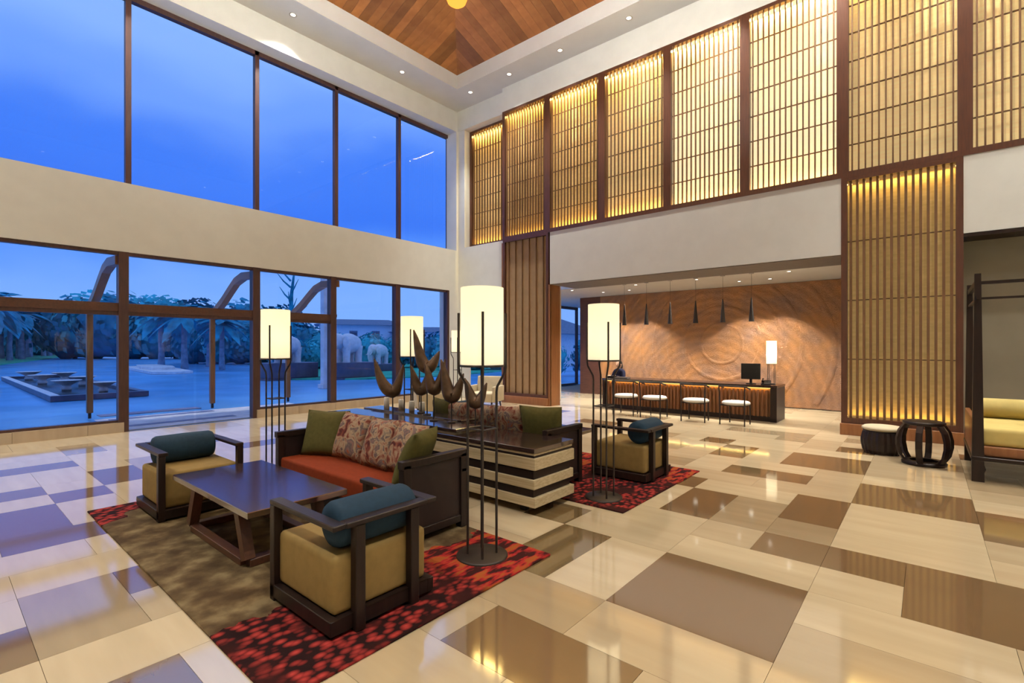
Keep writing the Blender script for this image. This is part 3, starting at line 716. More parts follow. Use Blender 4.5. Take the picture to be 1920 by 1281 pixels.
# ================================================================== CONSOLE of stacked slabs
c = thing('slab_console', 'long console of stacked dark and pale wooden slabs between the sofas', 'console', (-4.66, 3.88, 0))
lay = [(.075, .155, 'slab_beige', 0, 0, .0), (.155, .225, 'slab_dark', .035, .02, -.01), (.225, .305, 'slab_beige', .01, .0, .01), (.305, .375, 'slab_dark', .03, .02, 0), (.375, .385, 'slab_dark', .04, .03, 0),
       (.385, .485, 'slab_beige', 0, 0, -.02), (.485, .505, 'slab_dark', .02, .01, 0), (.505, .525, 'slab_beige', .015, .01, 0)]
for z0, z1, m, ix, iy, sh in lay: m = 'black_wood' if m == 'slab_dark' else m; MB().box(-1.94 + ix + sh, 1.94 - ix, -.325 + iy, .325 - iy * 1.5, z0 * 1.1, z1 * 1.1 - .001).build('slab', M[m], c, bevel=.003, seg=1)
MB().box(-1.96, 1.935, -.325, .325, .578, .622).build('top_slab', M['slab_dark'], c, bevel=.004, seg=1)
MB().box(-.98, .86, -.30, .02, .622, .655).build('slab', M['slab_beige'], c, bevel=.003, seg=1)
MB().box(-1.06, .90, -.32, .05, .655, .69).build('slab', M['slab_dark'], c, bevel=.003, seg=1)
MB().box(-1.2, .50, .07, .31, .622, .68).build('slab', M['slab_beige'], c, bevel=.003, seg=1)
MB().box(-1.35, .60, .05, .33, .68, .712).build('slab', M['slab_dark'], c, bevel=.003, seg=1)
for x in (-1.7, -.6, .6, 1.72):
    for y in (-.2, .2): MB().box(x - .03, x + .03, y - .03, y + .03, 0, .085).build('foot', M['black_wood'], c)

# horn shaped ornaments on stems
def horn(label, x, y, zb, zbase, left, right, rz, r=.055):
    t = thing('horn_ornament', label, 'ornament', (x, y, zbase), rz, 'bronze horn ornaments on the console')
    lz, lx = left; rz_, rx = right; H = zb - zbase; lx *= .72; rx *= .8; lz *= 1.05
    MB().lathe([(.0001, 0), (.05, 0), (.05, .012), (.012, .016), (.0001, .016)], 16, cap=False).build('foot_plate', M['iron'], t)
    MB().tube([(0, 0, .01), (0, 0, H + .02)], .008, 8).build('stem', M['iron'], t)
    pts = []; rad = []
    for k in range(9):
        u = k / 8; a = u * PI / 2
        pts.append((-lx * math.cos(a) - .05 * (1 - u) ** 4, 0, H + .05 + lz * (1 - math.sin(a)))); rad.append(.008 + (r - .008) * math.sin(u * PI / 2) ** .8)
    for k in range(1, 8):
        u = k / 7
        pts.append((rx * math.sin(u * PI / 2) + .04 * u ** 4, 0, H + .05 + rz_ * (1 - math.cos(u * PI / 2)))); rad.append(r * (1 - u) ** .75 + .007)
    MB().tube(pts, rad, 12).build('horn', M['bronze'], t)
    return t
RZh = math.radians(40)
horn('large bronze horn at the window end of the console', -5.24, 3.85, .93, .622, (.40, .26), (.34, .12), RZh, .085)
horn('bronze horn right beside the large window-end horn', -4.92, 4.05, .95, .712, (.30, .12), (.42, .13), RZh, .075)
horn('tallest bronze horn, raised highest above the others', -4.72, 3.98, 1.25, .712, (.44, .16), (.20, .14), RZh, .085)
horn('bronze horn on a thin stem in the middle of the console', -4.41, 3.82, 1.0, .69, (.30, .08), (.36, .12), RZh, .072)
horn('bronze horn just left of the nearest floor lamp', -4.14, 3.85, .94, .69, (.40, .10), (.26, .12), RZh, .085)
horn('low bronze horn seen through the nearest floor lamp legs', -3.86, 3.95, .88, .622, (.26, .10), (.22, .11), RZh, .075)
for n, (x, y, h) in enumerate(((-5.42, 4.12, .13), (-5.22, 4.14, .12), (-5.02, 4.15, .12), (-5.55, 3.98, .16))):
    t = thing('pillar_candle', ['white pillar candle, second of the row under the bronze horns', 'white pillar candle, third of the row under the bronze horns', 'white pillar candle, rightmost under the bronze horns', 'white pillar candle, leftmost on the console'][n], 'candle', (x, y, .712 if y > 3.94 else .622), 0, 'white candles on the console')
    MB().lathe([(.0001, 0), (.036, 0), (.036, h), (.03, h + .004), (.0001, h - .004)], 18, cap=False).build('wax', M['candle'], t)
    MB().tube([(0, 0, h - .005), (.002, 0, h + .012)], .002, 6).build('wick', M['hair'], t)

# ================================================================== FLOOR LAMPS
def floor_lamp(label, x, y, power=52, z=0):
    t = thing('floor_lamp', label, 'lamp', (x, y, z), 0, 'iron floor lamps with cylinder shades')
    MB().lathe([(.0001, 0), (.185, 0), (.19, .008), (.19, .022), (.18, .03), (.0001, .03)], 36, cap=False).build('base', M['iron'], t)
    for sx in (-1, 1):
        for sy in (-1, 1):
            a, b = .075, .122
            MB().tube([(sx * a, sy * a, .02), (sx * a, sy * a, 1.22), (sx * (a + .004), sy * (a + .004), 1.26), (sx * (b - .004), sy * (b - .004), 1.36), (sx * b, sy * b, 1.40), (sx * b, sy * b, 1.80)], .0095, 8).build('rod', M['iron'], t)
    MB().tube([(.075, .075, .95), (-.075, .075, .95), (-.075, -.075, .95), (.075, -.075, .95), (.075, .075, .95)], .008, 6).build('tie_ring', M['iron'], t)
    MB().lathe([(.0001, 1.405), (.165, 1.405), (.165, 1.42), (.0001, 1.42)], 32, cap=False).build('shade_plate', M['iron'], t)
    sh = MB(); sh.lathe([(.158, 1.421), (.158, 1.985)], 40, cap=False).lathe([(.150, 1.985), (.150, 1.421)], 40, cap=False).lathe([(.158, 1.985), (.150, 1.985)], 40, cap=False)
    sh.build('lamp_shade', M['shade'], t)
    MB().blob((0, 0, 1.66), (.035, .035, .06), 12, 8).build('bulb', M['bulb'], t)
    point('lamp_light', (0, 0, 1.62), power, (1, .88, .66), .04, t)
    return t
floor_lamp('nearest and tallest looking floor lamp, standing on the near rug corner', -2.51, 2.64)
floor_lamp('floor lamp on the corner of the far rug, beside the far armchair', -2.53, 4.46)
floor_lamp('floor lamp by the entrance windows, left of the near sofa', -5.85, 2.64)
floor_lamp('floor lamp behind the horns, before the corner windows', -5.62, 4.46)
floor_lamp('distant floor lamp against the corner pier, mostly hidden', -9.45, 9.0)

# ================================================================== RECEPTION DESK
d = thing('reception_desk', 'long low reception desk with lit slatted front and dark top', 'desk', (-4.37, 11.2, 0))
MB().box(-2.03, 2.03, 0, .75, .705, .755).build('desk_top', M['slab_dark'], d, bevel=.005, seg=1)
MB().box(-1.95, 1.9, .10, .13, .1, .70).build('front_panel', M['desk_wood'], d)
MB().box(-1.97, 1.93, .05, .7, 0, .1).build('plinth', M['black_wood'], d)
MB().box(1.96, 2.02, 0.0, .75, 0, .705).build('end_panel', M['black_wood'], d); MB().box(-2.02, -1.96, 0, .75, 0, .705).build('end_panel', M['black_wood'], d)
MB().box(1.90, 1.96, .0, .12, 0, .705).build('corner_post', M['black_wood'], d); MB().box(-1.95, 1.95, .62, .65, .1, .70).build('back_panel', M['desk_wood'], d)
smd = MB().box(-.018, .018, .055, .1, .1, .66).mesh('slat', M['desk_wood'])
for k in range(46): obj('slat', smd, d, (-1.90 + 3.76 * (k + .5) / 46, 0, 0))
MB().box(-1.95, 1.9, .065, .095, .685, .70).build('led_strip', M['led'], d)
area('desk_led', (0, .075, .68), (0, 0, 0), 3.7, .03, 7, (1, .7, .2), d)
# items on the desk
mo = thing('monitor', 'black computer monitor on the right end of the reception desk', 'monitor', (-2.92, 11.5, .755), math.radians(8))
MB().box(-.19, .19, -.02, .02, .1, .44).build('screen', M['screen_black'], mo, bevel=.006, seg=1); MB().box(-.025, .025, .02, .05, .01, .3).build('stand', M['screen_black'], mo); MB().lathe([(.0001, 0), (.1, 0), (.1, .012), (.0001, .012)], 20, (0, .03), cap=False).build('foot', M['screen_black'], mo)
tl = thing('table_lamp', 'small white shaded table lamp on the reception desk', 'lamp', (-2.56, 11.72, .755))
MB().lathe([(.0001, 0), (.08, 0), (.08, .015), (.0001, .015)], 20, cap=False).build('base', M['iron'], tl)
for sx in (-1, 1):
    for sy in (-1, 1): MB().tube([(sx * .06, sy * .06, .01), (sx * .06, sy * .06, .44)], .006, 6).build('rod', M['iron'], tl)
MB().box(-.085, .085, -.085, .085, .425, .435).build('shade_plate', M['iron'], tl)
MB().lathe([(.1, .437), (.1, .93)], 28, cap=False).build('lamp_shade', M['shade'], tl)
point('lamp_light', (0, 0, .68), 7, (1, .82, .55), .04, tl)
ph = thing('desk_phone', 'black desk telephone right of the monitor', 'telephone', (-2.60, 11.42, .755), math.radians(10))
MB()._add([(-.09, -.1, 0), (.09, -.1, 0), (.09, .1, 0), (-.09, .1, 0), (-.09, -.1, .025), (.09, -.1, .025), (.09, .1, .09), (-.09, .1, .09)], [(0, 3, 2, 1), (4, 5, 6, 7), (0, 1, 5, 4), (1, 2, 6, 5), (2, 3, 7, 6), (3, 0, 4, 7)]).build('body', M['screen_black'], ph)
MB().tube([(-.06, -.09, .075), (-.06, -.07, .09), (-.06, .07, .12), (-.06, .09, .115)], [.022, .014, .014, .022], 8).build('handset', M['screen_black'], ph)
for n, (x, y, w, l) in enumerate(((-5.9, 11.35, .17, 'dark folder on the left end of the reception desk'), (-6.2, 11.42, .13, 'dark tray beside the seated receptionist'))):
    t = thing(['desk_folder', 'desk_tray'][n], l, ['folder', 'tray'][n], (x, y, .755), .1)
    if n == 0: MB().box(-w, w, -.11, .11, 0, .012).build('cover', M['dark_panel'], t); MB().box(-w + .01, w - .01, -.1, .1, .012, .03).build('pages', M['white_seat'], t); MB().box(-w, w, -.11, .11, .03, .038).build('cover', M['dark_panel'], t)
    else: MB().box(-w, w, -.1, .1, 0, .01).build('floor_plate', M['iron'], t); MB().box(-w, w, -.1, -.09, .01, .05).box(-w, w, .09, .1, .01, .05).box(-w, -w + .01, -.09, .09, .01, .05).box(w - .01, w, -.09, .09, .01, .05).build('rim', M['iron'], t)

# pendants above the desk
for n, x in enumerate((-6.05, -5.44, -4.82, -4.2, -3.58, -2.97)):
    p = thing('pendant_lamp', ['leftmost', 'second', 'third', 'fourth', 'fifth', 'rightmost'][n] + ' slim black cone pendant above the reception desk, counted from the left', 'pendant', (x, 11.75, 2.12), 0, 'black cone pendants over reception')
    MB().lathe([(.058, 0), (.054, .03), (.012, .52), (.008, .53), (.0001, .53)], 20, cap=False).build('cone', M['iron'], p)
    MB().lathe([(.0001, .012), (.05, .012)], 16, cap=False).build('lens', M['lens'], p)
    MB().tube([(0, 0, .52), (0, 0, 1.06)], .003, 6).build('cord', M['iron'], p)
    MB().lathe([(.0001, 1.055), (.05, 1.055), (.05, 1.08), (.0001, 1.08)], 16, cap=False).build('canopy', M['steel'], p)
    spot('pendant_beam', (0, 0, .0), 40, 110, .6, WARM, .03, (0, 0, 0), p)

# guest chairs in front of the desk
def guest_chair(label, x, y, rz):
    t = thing('guest_chair', label, 'chair', (x, y, 0), rz, 'white seated chairs at reception')
    MB().lathe([(.0001, .40), (.23, .40), (.262, .415), (.265, .44), (.24, .465), (.0001, .475)], 28, cap=False).build('seat', M['white_seat'], t)
    for sx in (-1, 1):
        MB().tube([(sx * .20, .19, 0), (sx * .20, .19, .40)], .014, 8).build('leg', M['black_wood'], t)
        MB().tube([(sx * .24, -.20, 0), (sx * .24, -.20, .42), (sx * .25, -.22, .78)], .014, 8).build('leg', M['black_wood'], t)
    MB().tube([(-.20, .19, .39), (.20, .19, .39), (.24, -.20, .39), (-.24, -.20, .39), (-.20, .19, .39)], .012, 6).build('seat_ring', M['black_wood'], t)
    pts = [(-.26, .02, .72)] + [(.25 * math.sin(a), -.22 - .06 * math.cos(a), .78) for a in [(-PI / 2) + PI * k / 8 for k in range(9)]] + [(.26, .02, .72)]
    MB().tube(pts, .016, 8).build('back_rail', M['black_wood'], t)
    return t
for n, (x, y, a) in enumerate(((-5.31, 10.3, .12), (-4.62, 10.3, -.08), (-3.72, 10.32, .05), (-2.93, 10.36, -.1))):
    guest_chair('%s white seated chair at the reception desk' % ['leftmost', 'second from left', 'third from left', 'rightmost'][n], x, y + .1, a)

# receptionist seated behind the desk
def skin_mesh(name, verts, edges, rad, mat, parent, sub=2):
    me = bpy.data.meshes.new(name); me.from_pydata(verts, edges, []); o = obj(name, me, parent)
    m = o.modifiers.new('skin', 'SKIN'); m.use_smooth_shade = True
    for k, r in enumerate(rad): me.skin_vertices[0].data[k].radius = (r, r) if not isinstance(r, tuple) else r
    me.skin_vertices[0].data[0].use_root = True
    s = o.modifiers.new('sub', 'SUBSURF'); s.levels = sub; s.render_levels = sub
    me.materials.append(mat); return o
pe = thing('person', 'seated person in dark navy jacket with dark hair behind the desk', 'person', (-6.42, 12.25, 0), math.radians(-12))
V = [(0, 0, .50), (0, -.02, .68), (0, -.04, .84), (0, -.05, .92), (.15, -.06, .88), (.21, -.12, .68), (.10, -.32, .77), (-.15, -.06, .88), (-.21, -.12, .68), (-.10, -.32, .77), (.09, -.08, .47), (.11, -.42, .47), (.11, -.43, .08), (-.09, -.08, .47), (-.11, -.42, .47), (-.11, -.43, .08), (0, -.06, .97)]
Ed = [(0, 1), (1, 2), (2, 3), (3, 4), (4, 5), (5, 6), (3, 7), (7, 8), (8, 9), (0, 10), (10, 11), (11, 12), (0, 13), (13, 14), (14, 15), (3, 16)]
Rd = [(.14, .11), (.13, .10), (.14, .10), (.09, .08), .06, .045, .032, .06, .045, .032, .085, .06, .045, .085, .06, .045, .045]
skin_mesh('body', V, Ed, Rd, M['navy_cloth'], pe)
hd = MB().blob((0, -.075, 1.075), (.072, .09, .105), 20, 14).blob((0, -.168, 1.065), (.012, .016, .018), 8, 6).blob((.074, -.075, 1.07), (.012, .02, .028), 8, 6).blob((-.074, -.075, 1.07), (.012, .02, .028), 8, 6).tube([(0, -.062, .95), (0, -.07, 1.02)], .04, 10)
hd.build('head', M['skin'], pe)
MB().blob((0, -.055, 1.10), (.084, .088, .088), 18, 12).blob((0, -.0, 1.03), (.07, .05, .10), 14, 10).build('hair', M['hair'], pe)
for s in (-1, 1):
    MB().blob((s * .027, -.158, 1.085), (.009, .006, .006), 8, 6).build('eye', M['screen_black'], pe)
    h = MB().blob((s * .09, -.36, .777), (.035, .045, .016), 10, 8)
    for k, (dx, l) in enumerate(((-.024, .055), (-.008, .065), (.008, .062), (.024, .05))): h.tube([(s * .09 + dx, -.385, .778), (s * .09 + dx * 1.1, -.40 - l * .6, .78), (s * .09 + dx * 1.1, -.40 - l, .772)], [.008, .008, .006], 6)
    h.tube([(s * .09 - s * .03, -.36, .777), (s * .09 - s * .052, -.39, .775), (s * .09 - s * .052, -.412, .772)], [.01, .009, .007], 6)
    h.build('hand', M['skin'], pe)
MB().tube([(-.02, -.152, 1.03), (.02, -.152, 1.03)], .005, 6).build('mouth', M['rust'], pe)
st = thing('office_stool', 'dark office stool under the seated receptionist', 'stool', (-6.42, 12.27, 0))
MB().lathe([(.0001, .36), (.2, .36), (.21, .38), (.2, .40), (.0001, .405)], 24, cap=False).build('seat', M['screen_black'], st); MB().tube([(0, 0, .06), (0, 0, .36)], .025, 10).build('column', M['steel'], st)
for k in range(5): MB().tube([(0, 0, .07), (.26 * math.cos(k * 1.2566), .26 * math.sin(k * 1.2566), .025)], .016, 6).build('foot_spoke', M['steel'], st)

# ================================================================== DRUM STOOLS and DAYBED
ds = thing('drum_stool', 'ribbed dark drum stool with pale cushion by the slatted column', 'stool', (-.50, 9.02, 0))
b = MB(); prof = [(.22, .0), (.245, .05), (.262, .15), (.262, .2), (.245, .29), (.23, .33)]; n = 48
vs = []; 
for r_, z_ in prof:
    for k in range(n): rr = r_ * (1 if k % 2 else .955); a = 2 * PI * k / n; vs.append((rr * math.cos(a), rr * math.sin(a), z_))
b._add(vs, [(i * n + k, i * n + (k + 1) % n, (i + 1) * n + (k + 1) % n, (i + 1) * n + k) for i in range(len(prof) - 1) for k in range(n)])
b.build('ribbed_body', M['black_wood'], ds); MB().lathe([(.0001, .32), (.235, .32), (.235, .335), (.0001, .335)], 32, cap=False).build('rim', M['black_wood'], ds)
MB().lathe([(.0001, .335), (.225, .335), (.25, .35), (.25, .375), (.22, .395), (.0001, .40)], 32, cap=False).build('cushion', M['cream_fabric'], ds)
d2 = thing('barrel_stool', 'open dark wooden barrel stool with curved staves beside the drum stool', 'stool', (-.03, 8.52, 0), .35)
MB().lathe([(.0001, .52), (.2, .52), (.225, .53), (.225, .56), (.2, .57), (.0001, .572)], 36, cap=False).build('seat', M['black_wood'], d2)
MB().lathe([(.15, .0), (.235, .0), (.24, .03), (.22, .05), (.15, .05)], 36, cap=False).build('base_ring', M['black_wood'], d2)
for k in range(6):
    a = 2 * PI * k / 6; ca, sa = math.cos(a), math.sin(a); pr = [(.205, .03), (.265, .12), (.292, .24), (.292, .33), (.265, .44), (.205, .53)]
    st_ = MB(); vs = []
    for r_, z_ in pr:
        for dr, dt in ((-.016, -.034), (.016, -.034), (.016, .034), (-.016, .034)): vs.append(((r_ + dr) * ca - dt * sa, (r_ + dr) * sa + dt * ca, z_))
    fs = [(i * 4 + q, i * 4 + (q + 1) % 4, (i + 1) * 4 + (q + 1) % 4, (i + 1) * 4 + q) for i in range(5) for q in range(4)] + [(3, 2, 1, 0), (20, 21, 22, 23)]
    st_._add(vs, fs).build('stave', M['black_wood'], d2)
bd = thing('daybed', 'dark four poster daybed with yellow mattress at the right edge', 'bed', (.45, 7.85, 0))
BW, BD = 2.1, 1.4
for x in (0, BW):
    for y in (0, BD):
        MB()._add([(x - .055, y - .055, 0), (x + .055, y - .055, 0), (x + .055, y + .055, 0), (x - .055, y + .055, 0), (x - .028, y - .028, 2.40), (x + .028, y - .028, 2.40), (x + .028, y + .028, 2.40), (x - .028, y + .028, 2.40)], [(0, 3, 2, 1), (4, 5, 6, 7), (0, 1, 5, 4), (1, 2, 6, 5), (2, 3, 7, 6), (3, 0, 4, 7)]).build('post', M['black_wood'], bd)
        MB().extr([(x - (.19 if x else -.04), y - .02, .245), (x - (.04 if x else -.04) * (1 if x else 1), y - .02, .245), (x + (-.04 if x else .04), y - .02, .06), (x + (-.07 if x else .07), y - .02, .14)], (0, .04, 0)).build('leg_bracket', M['black_wood'], bd)
for y in (0,):
    MB().box(0, BW, y - .02, y + .02, 2.275, 2.31).build('canopy_rail', M['black_wood'], bd); MB().box(0, BW, y - .015, y + .015, 2.10, 2.125).build('canopy_rail', M['black_wood'], bd)
for x in (0, BW):
    MB().box(x - .02, x + .02, 0, BD, 2.27, 2.33).build('canopy_rail', M['black_wood'], bd); MB().box(x - .015, x + .015, -.12, BD + .12, 2.10, 2.125).build('canopy_rail', M['black_wood'], bd)
MB().box(-.06, BW + .06, -.06, BD + .06, .245, .29).build('bed_frame', M['black_wood'], bd, bevel=.006, seg=1)
MB().box(.0, BW, .0, BD, .29, .41)  .build('base_cushion', M['column_wood'], bd, bevel=.02, seg=2)
MB().box(.02, BW - .02, .02, BD - .02, .41, .62).build('mattress', M['mattress'], bd, bevel=.05, seg=3)
MB().lathe([(.0001, -1.0), (.10, -1.0), (.13, -.97), (.13, .97), (.10, 1.0), (.0001, 1.0)], 24, cap=False).build('bolster', M['mattress'], bd, loc=(1.05, BD - .2, .745), rot=(0, PI / 2, 0))
MB().box(-.05, .0, .05, BD - .05, .29, .72).build('side_board', M['column_wood'], bd, bevel=.01)

# ================================================================== FAR LOUNGE CHAIRS near the corner
def lounge_chair(label, x, y, rz):
    t = thing('lounge_chair', label, 'armchair', (x, y, 0), rz, 'cream lounge chairs near the corner')
    MB().box(-.33, .33, -.28, .33, .22, .44).build('seat', M['cream_fabric'], t, bevel=.04, seg=3)
    mt = Matrix.Translation((0, .33, .30)) @ Matrix.Rotation(-.16, 4, 'X')
    MB().box(-.33, .33, -.06, .06, 0, .52, mt).build('backrest', M['cream_fabric'], t, bevel=.03, seg=3)
    for s in (-1, 1):
        MB().box(s * .36 - .035, s * .36 + .035, -.28, .36, .22, .60).build('arm', M['cream_fabric'], t, bevel=.02, seg=2)
        for yy in (-.24, .30): MB().tube([(s * .30, yy, .23), (s * .32, yy * 1.1, 0)], [.022, .014], 8).build('leg', M['black_wood'], t)
    return t
lounge_chair('cream lounge chair seen behind the bronze horns', -8.0, 6.95, math.radians(150))
lounge_chair('cream lounge chair left of the narrow column base', -8.35, 8.85, math.radians(20))

# ================================================================== CHANDELIER above the console
ch = thing('chandelier', 'amber glass chandelier tip hanging at the top of the photo', 'chandelier', (-4.34, 4.12, 5.66))
MB().lathe([(.0001, 0), (.06, .012), (.11, .05), (.13, .10), (.13, .16), (.08, .22), (.05, .3)], 32, cap=False).build('finial', M['amber'], ch)
MB().lathe([(.05, .3), (.18, .40), (.35, .50), (.55, .65), (.66, .76)], 40, cap=False).build('glass_bowl', M['alabaster'], ch)
MB().lathe([(.655, .74), (.68, .75), (.68, .78), (.655, .79)], 40, cap=False).build('rim_band', M['bronze'], ch)
MB().tube([(0, 0, .42), (0, 0, 5.54)], .02, 8).build('stem', M['bronze'], ch)
MB().lathe([(.03, .70), (.09, .72), (.1, .8), (.06, .88), (.021, .9)], 20, cap=False).build('bulb_cluster', M['bulb'], ch)
point('chandelier_light', (.16, -.16, .80), P_CHAND, WARM, .14, ch)

# ================================================================== OUTSIDE
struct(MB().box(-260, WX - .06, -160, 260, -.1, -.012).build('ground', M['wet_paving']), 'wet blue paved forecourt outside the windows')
tag(MB().prism([(-24, 10.2), (-20.6, 13.4), (-19.5, 17.8), (-22, 30), (-70, 40), (-45, 18), (-28, 14)], -.012, .06).build('lawn', M['lawn']), 'green lawn bed beyond the stone elephants', 'lawn', kind='stuff')
tag(MB().prism([(-57, 3.2), (-140, 22), (-240, 48), (-240, 10), (-140, 0), (-60, -16), (-57, -8)], -.012, .05).build('verge', M['lawn']), 'green verge under the palm avenue', 'verge', kind='stuff')
# entrance canopy frame
ec = thing('entrance_canopy', 'wooden canopy posts with curved brackets outside the entrance', 'canopy', (-13.9, 4.5, 0))
for y in (2.28, 4.68, 6.62):
    yy = y - 4.5
    MB().box(-.055, .055, yy - .055, yy + .055, .12, 2.3).build('post', M['column_wood'], ec, bevel=.01, seg=1); MB().box(-.025, .025, yy - .025, yy + .025, 0, .12).build('post_foot', M['iron'], ec)
    MB().box(0, 2.55, yy - .03, yy + .03, 2.3, 2.37).build('return_rail', M['mullion'], ec)
    P_ = [(2.6, 3.14), (1.95, 3.17), (1.55, 3.08), (1.2, 2.9), (.8, 2.68), (.35, 2.48), (0, 2.37)]
    bb = MB(); top = [(x, yy - .07, z + .08) for x, z in P_]; bot = [(x, yy - .07, z - .08) for x, z in P_]
    for k in range(len(P_) - 1): bb.extr([bot[k], bot[k + 1], top[k + 1], top[k]], (0, .14, 0))
    bb.build('bracket', M['column_wood'], ec)
MB().box(-.04, .04, -6, 2.2, 2.3, 2.38).build('beam', M['mullion'], ec)
pc = thing('pale_column', 'pale stone column outside, right of the entrance', 'column', (-17.4, 9.72, 0)); MB().box(-.14, .14, -.14, .14, .15, 4.6).build('shaft', M['pale_stone'], pc, bevel=.02, seg=1); MB().box(-.2, .2, -.2, .2, 0, .15).build('base', M['pale_stone'], pc)
for n, (x, w) in enumerate(((-12.0, .12), (-13.3, .10), (-14.3, .2))): tag(MB().box(x - w, x + w, 2.5, 4.5, -.012, .004).build('door_mat', M['mat_stripe'], bevel=.004, seg=1), ['dark entrance mat strip nearest the door', 'middle dark mat strip outside the door', 'outermost dark mat strip outside the door'][n], 'mat')
tag(MB().box(-13.6, WX - .3, 2.3, 6.5, -.012, -.002).build('entrance_slab', M['pale_stone']), 'pale paving slab just outside the entrance', 'paving')
# reflecting basin with bowls
ba = thing('water_basin', 'dark rectangular water basin with pale rim outside', 'basin', (-25.5, 3.4, 0))
MB().box(-7.4, 6.4, -.95, .95, .01, .06).build('water', M['screen_black'], ba)
for s in (-1, 1): MB().box(-7.6, 6.6, s * 1.05 - .1, s * 1.05 + .1, 0, .16).build('rim', M['dark_stone'], ba)
for x in (-7.5, 6.5): MB().box(x - .1, x + .1, -.95, .95, 0, .16).build('rim', M['dark_stone'], ba)
MB().box(-7.6, 6.6, -1.15, -.95, .16, .175).build('rim_edge', M['pale_stone'], ba)
bowl_m = MB().lathe([(.0001, .0), (.16, 0), (.2, .12), (.14, .2), (.22, .3), (.5, .46), (.56, .5), (.5, .5), (.2, .36), (.0001, .34)], 24, cap=False).mesh('stone_bowl', M['pale_stone'])
for n, (x, y, s) in enumerate(((-31.2, 3.0, .8), (-29.0, 3.9, .8), (-27.2, 3.0, .8), (-25.0, 3.9, .75), (-22.6, 3.1, .75), (-21.0, 3.8, .7))):
    o = obj('stone_bowl', bowl_m, None, (x, y, .06)); o.scale = (s, s, s * .95)
    tag(o, ['farthest', 'second farthest', 'third farthest', 'third nearest', 'second nearest', 'nearest'][n] + ' pale stone bowl standing in the water basin', 'bowl', 'stone bowls in the basin')
bo = thing('stone_trough', 'low white stone trough by the palm trunks outside', 'trough', (-39, 9.8, 0), math.radians(-6))
MB().prism([(-6, -.9), (-3, -1.2), (5.5, -1.0), (6.2, 0), (5.5, 1), (-3, 1.2), (-6, .9), (-6.6, 0)], 0, .14).build('kerb', M['pale_stone'], bo)
MB().prism([(-4, -.6), (0, -.9), (2.5, -.6), (3, 0), (2.5, .6), (0, .9), (-4, .6)], .14, .3).build('step', M['pale_stone'], bo)
# stone elephants on plinths
def elephant(label, x, y, z, rz, s):
    e = thing('elephant_statue', label, 'statue', (x, y, z), rz, 'pale stone elephants on plinths')
    b = MB().blob((0, 0, 1.0), (.72, .52, .55), 20, 14, .06).blob((.72, 0, 1.12), (.36, .36, .42), 18, 12).blob((-.3, 0, .98), (.5, .5, .5), 16, 10)
    for sx, sy in ((.42, .27), (.42, -.27), (-.48, .27), (-.48, -.27)): b.tube([(sx, sy, .9), (sx, sy, .45), (sx, sy, .08), (sx, sy, 0)], [.24, .19, .18, .2], 14)
    b.tube([(.98, 0, 1.1), (1.14, 0, .85), (1.15, 0, .5), (1.08, 0, .22), (1.14, 0, .08)], [.2, .15, .115, .09, .07], 12)
    b.build('body', M['pale_stone'], e)
    for sy in (-1, 1):
        MB().blob((.60, sy * .40, 1.08), (.22, .06, .34), 14, 10).build('ear', M['pale_stone'], e)
        MB().tube([(1.0, sy * .16, .92), (1.18, sy * .18, .74), (1.32, sy * .17, .72)], [.045, .035, .015], 8).build('tusk', M['pale_stone'], e)
    MB().tube([(-.78, 0, 1.05), (-.88, 0, .8), (-.86, 0, .5)], [.05, .035, .03], 8).build('tail', M['pale_stone'], e)
    e.scale = (s, s, s); return e
def plinth(label, x, y, rz, w, l, h):
    p = thing('statue_plinth', label, 'plinth', (x, y, 0), rz, 'dark statue plinths'); MB().box(-w, w, -l, l, .08, h).build('block', M['dark_stone'], p, bevel=.02, seg=1); MB().box(-w - .05, w + .05, -l - .05, l + .05, 0, .08).build('footing', M['dark_stone'], p)
plinth('dark plinth under the large stone elephant, right of a mullion', -22.0, 13.6, 0, .75, 1.15, .80); elephant('large pale stone elephant seen right of the brown mullion', -22.0, 13.5, .80, math.radians(-75), .92)
plinth('dark plinth under the stone elephant seen beside the lamp shade', -23.8, 11.3, 0, .75, 1.2, .80); elephant('pale stone elephant seen beside the floor lamp shade', -23.8, 11.3, .80, math.radians(-75), .85)
plinth('low dark plinth of the smallest stone elephant', -26.6, 18.6, 0, .9, 1.1, .5); elephant('smallest and farthest pale stone elephant', -26.6, 18.5, .5, math.radians(-75), .8)
# palms
def palm_crown(n, L_, seed):
    b = MB(); r = random.Random(seed)
    for k in range(n):
        a = 2 * PI * k / n * 1.618 * 2; el = r.uniform(-.2, 1.15); pts = []
        for q in range(7):
            u = q / 6; rad = L_ * u * math.cos(el * (1 - .3 * u)); pts.append(Vector((rad * math.cos(a), rad * math.sin(a), L_ * (math.sin(el) * u - .75 * u * u * (.6 + .4 * math.cos(el))))))
        sd = Vector((-math.sin(a), math.cos(a), 0))
        for q in range(6):
            w0 = .34 * L_ * math.sin(PI * (q + .3) / 6.6) * .5 + .02; w1 = .34 * L_ * math.sin(PI * (q + 1.3) / 7.0) * .5 + .02 if q < 5 else .02
            for s in (-1, 1):
                p0, p1 = pts[q], pts[q + 1]; dz = Vector((0, 0, -.35))
                m0 = p0 + (sd * s * w0 + dz * w0); m1 = p1 + (sd * s * w1 + dz * w1)
                b._add([p0, p1, m1, m0], [(0, 1, 2, 3)])
    return b
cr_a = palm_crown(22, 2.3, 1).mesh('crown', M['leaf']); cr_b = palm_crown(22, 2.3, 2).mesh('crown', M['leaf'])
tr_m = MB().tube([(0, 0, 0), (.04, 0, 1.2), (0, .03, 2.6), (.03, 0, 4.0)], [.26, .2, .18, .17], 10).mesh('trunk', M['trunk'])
rp_ = random.Random(11); npalm = 0
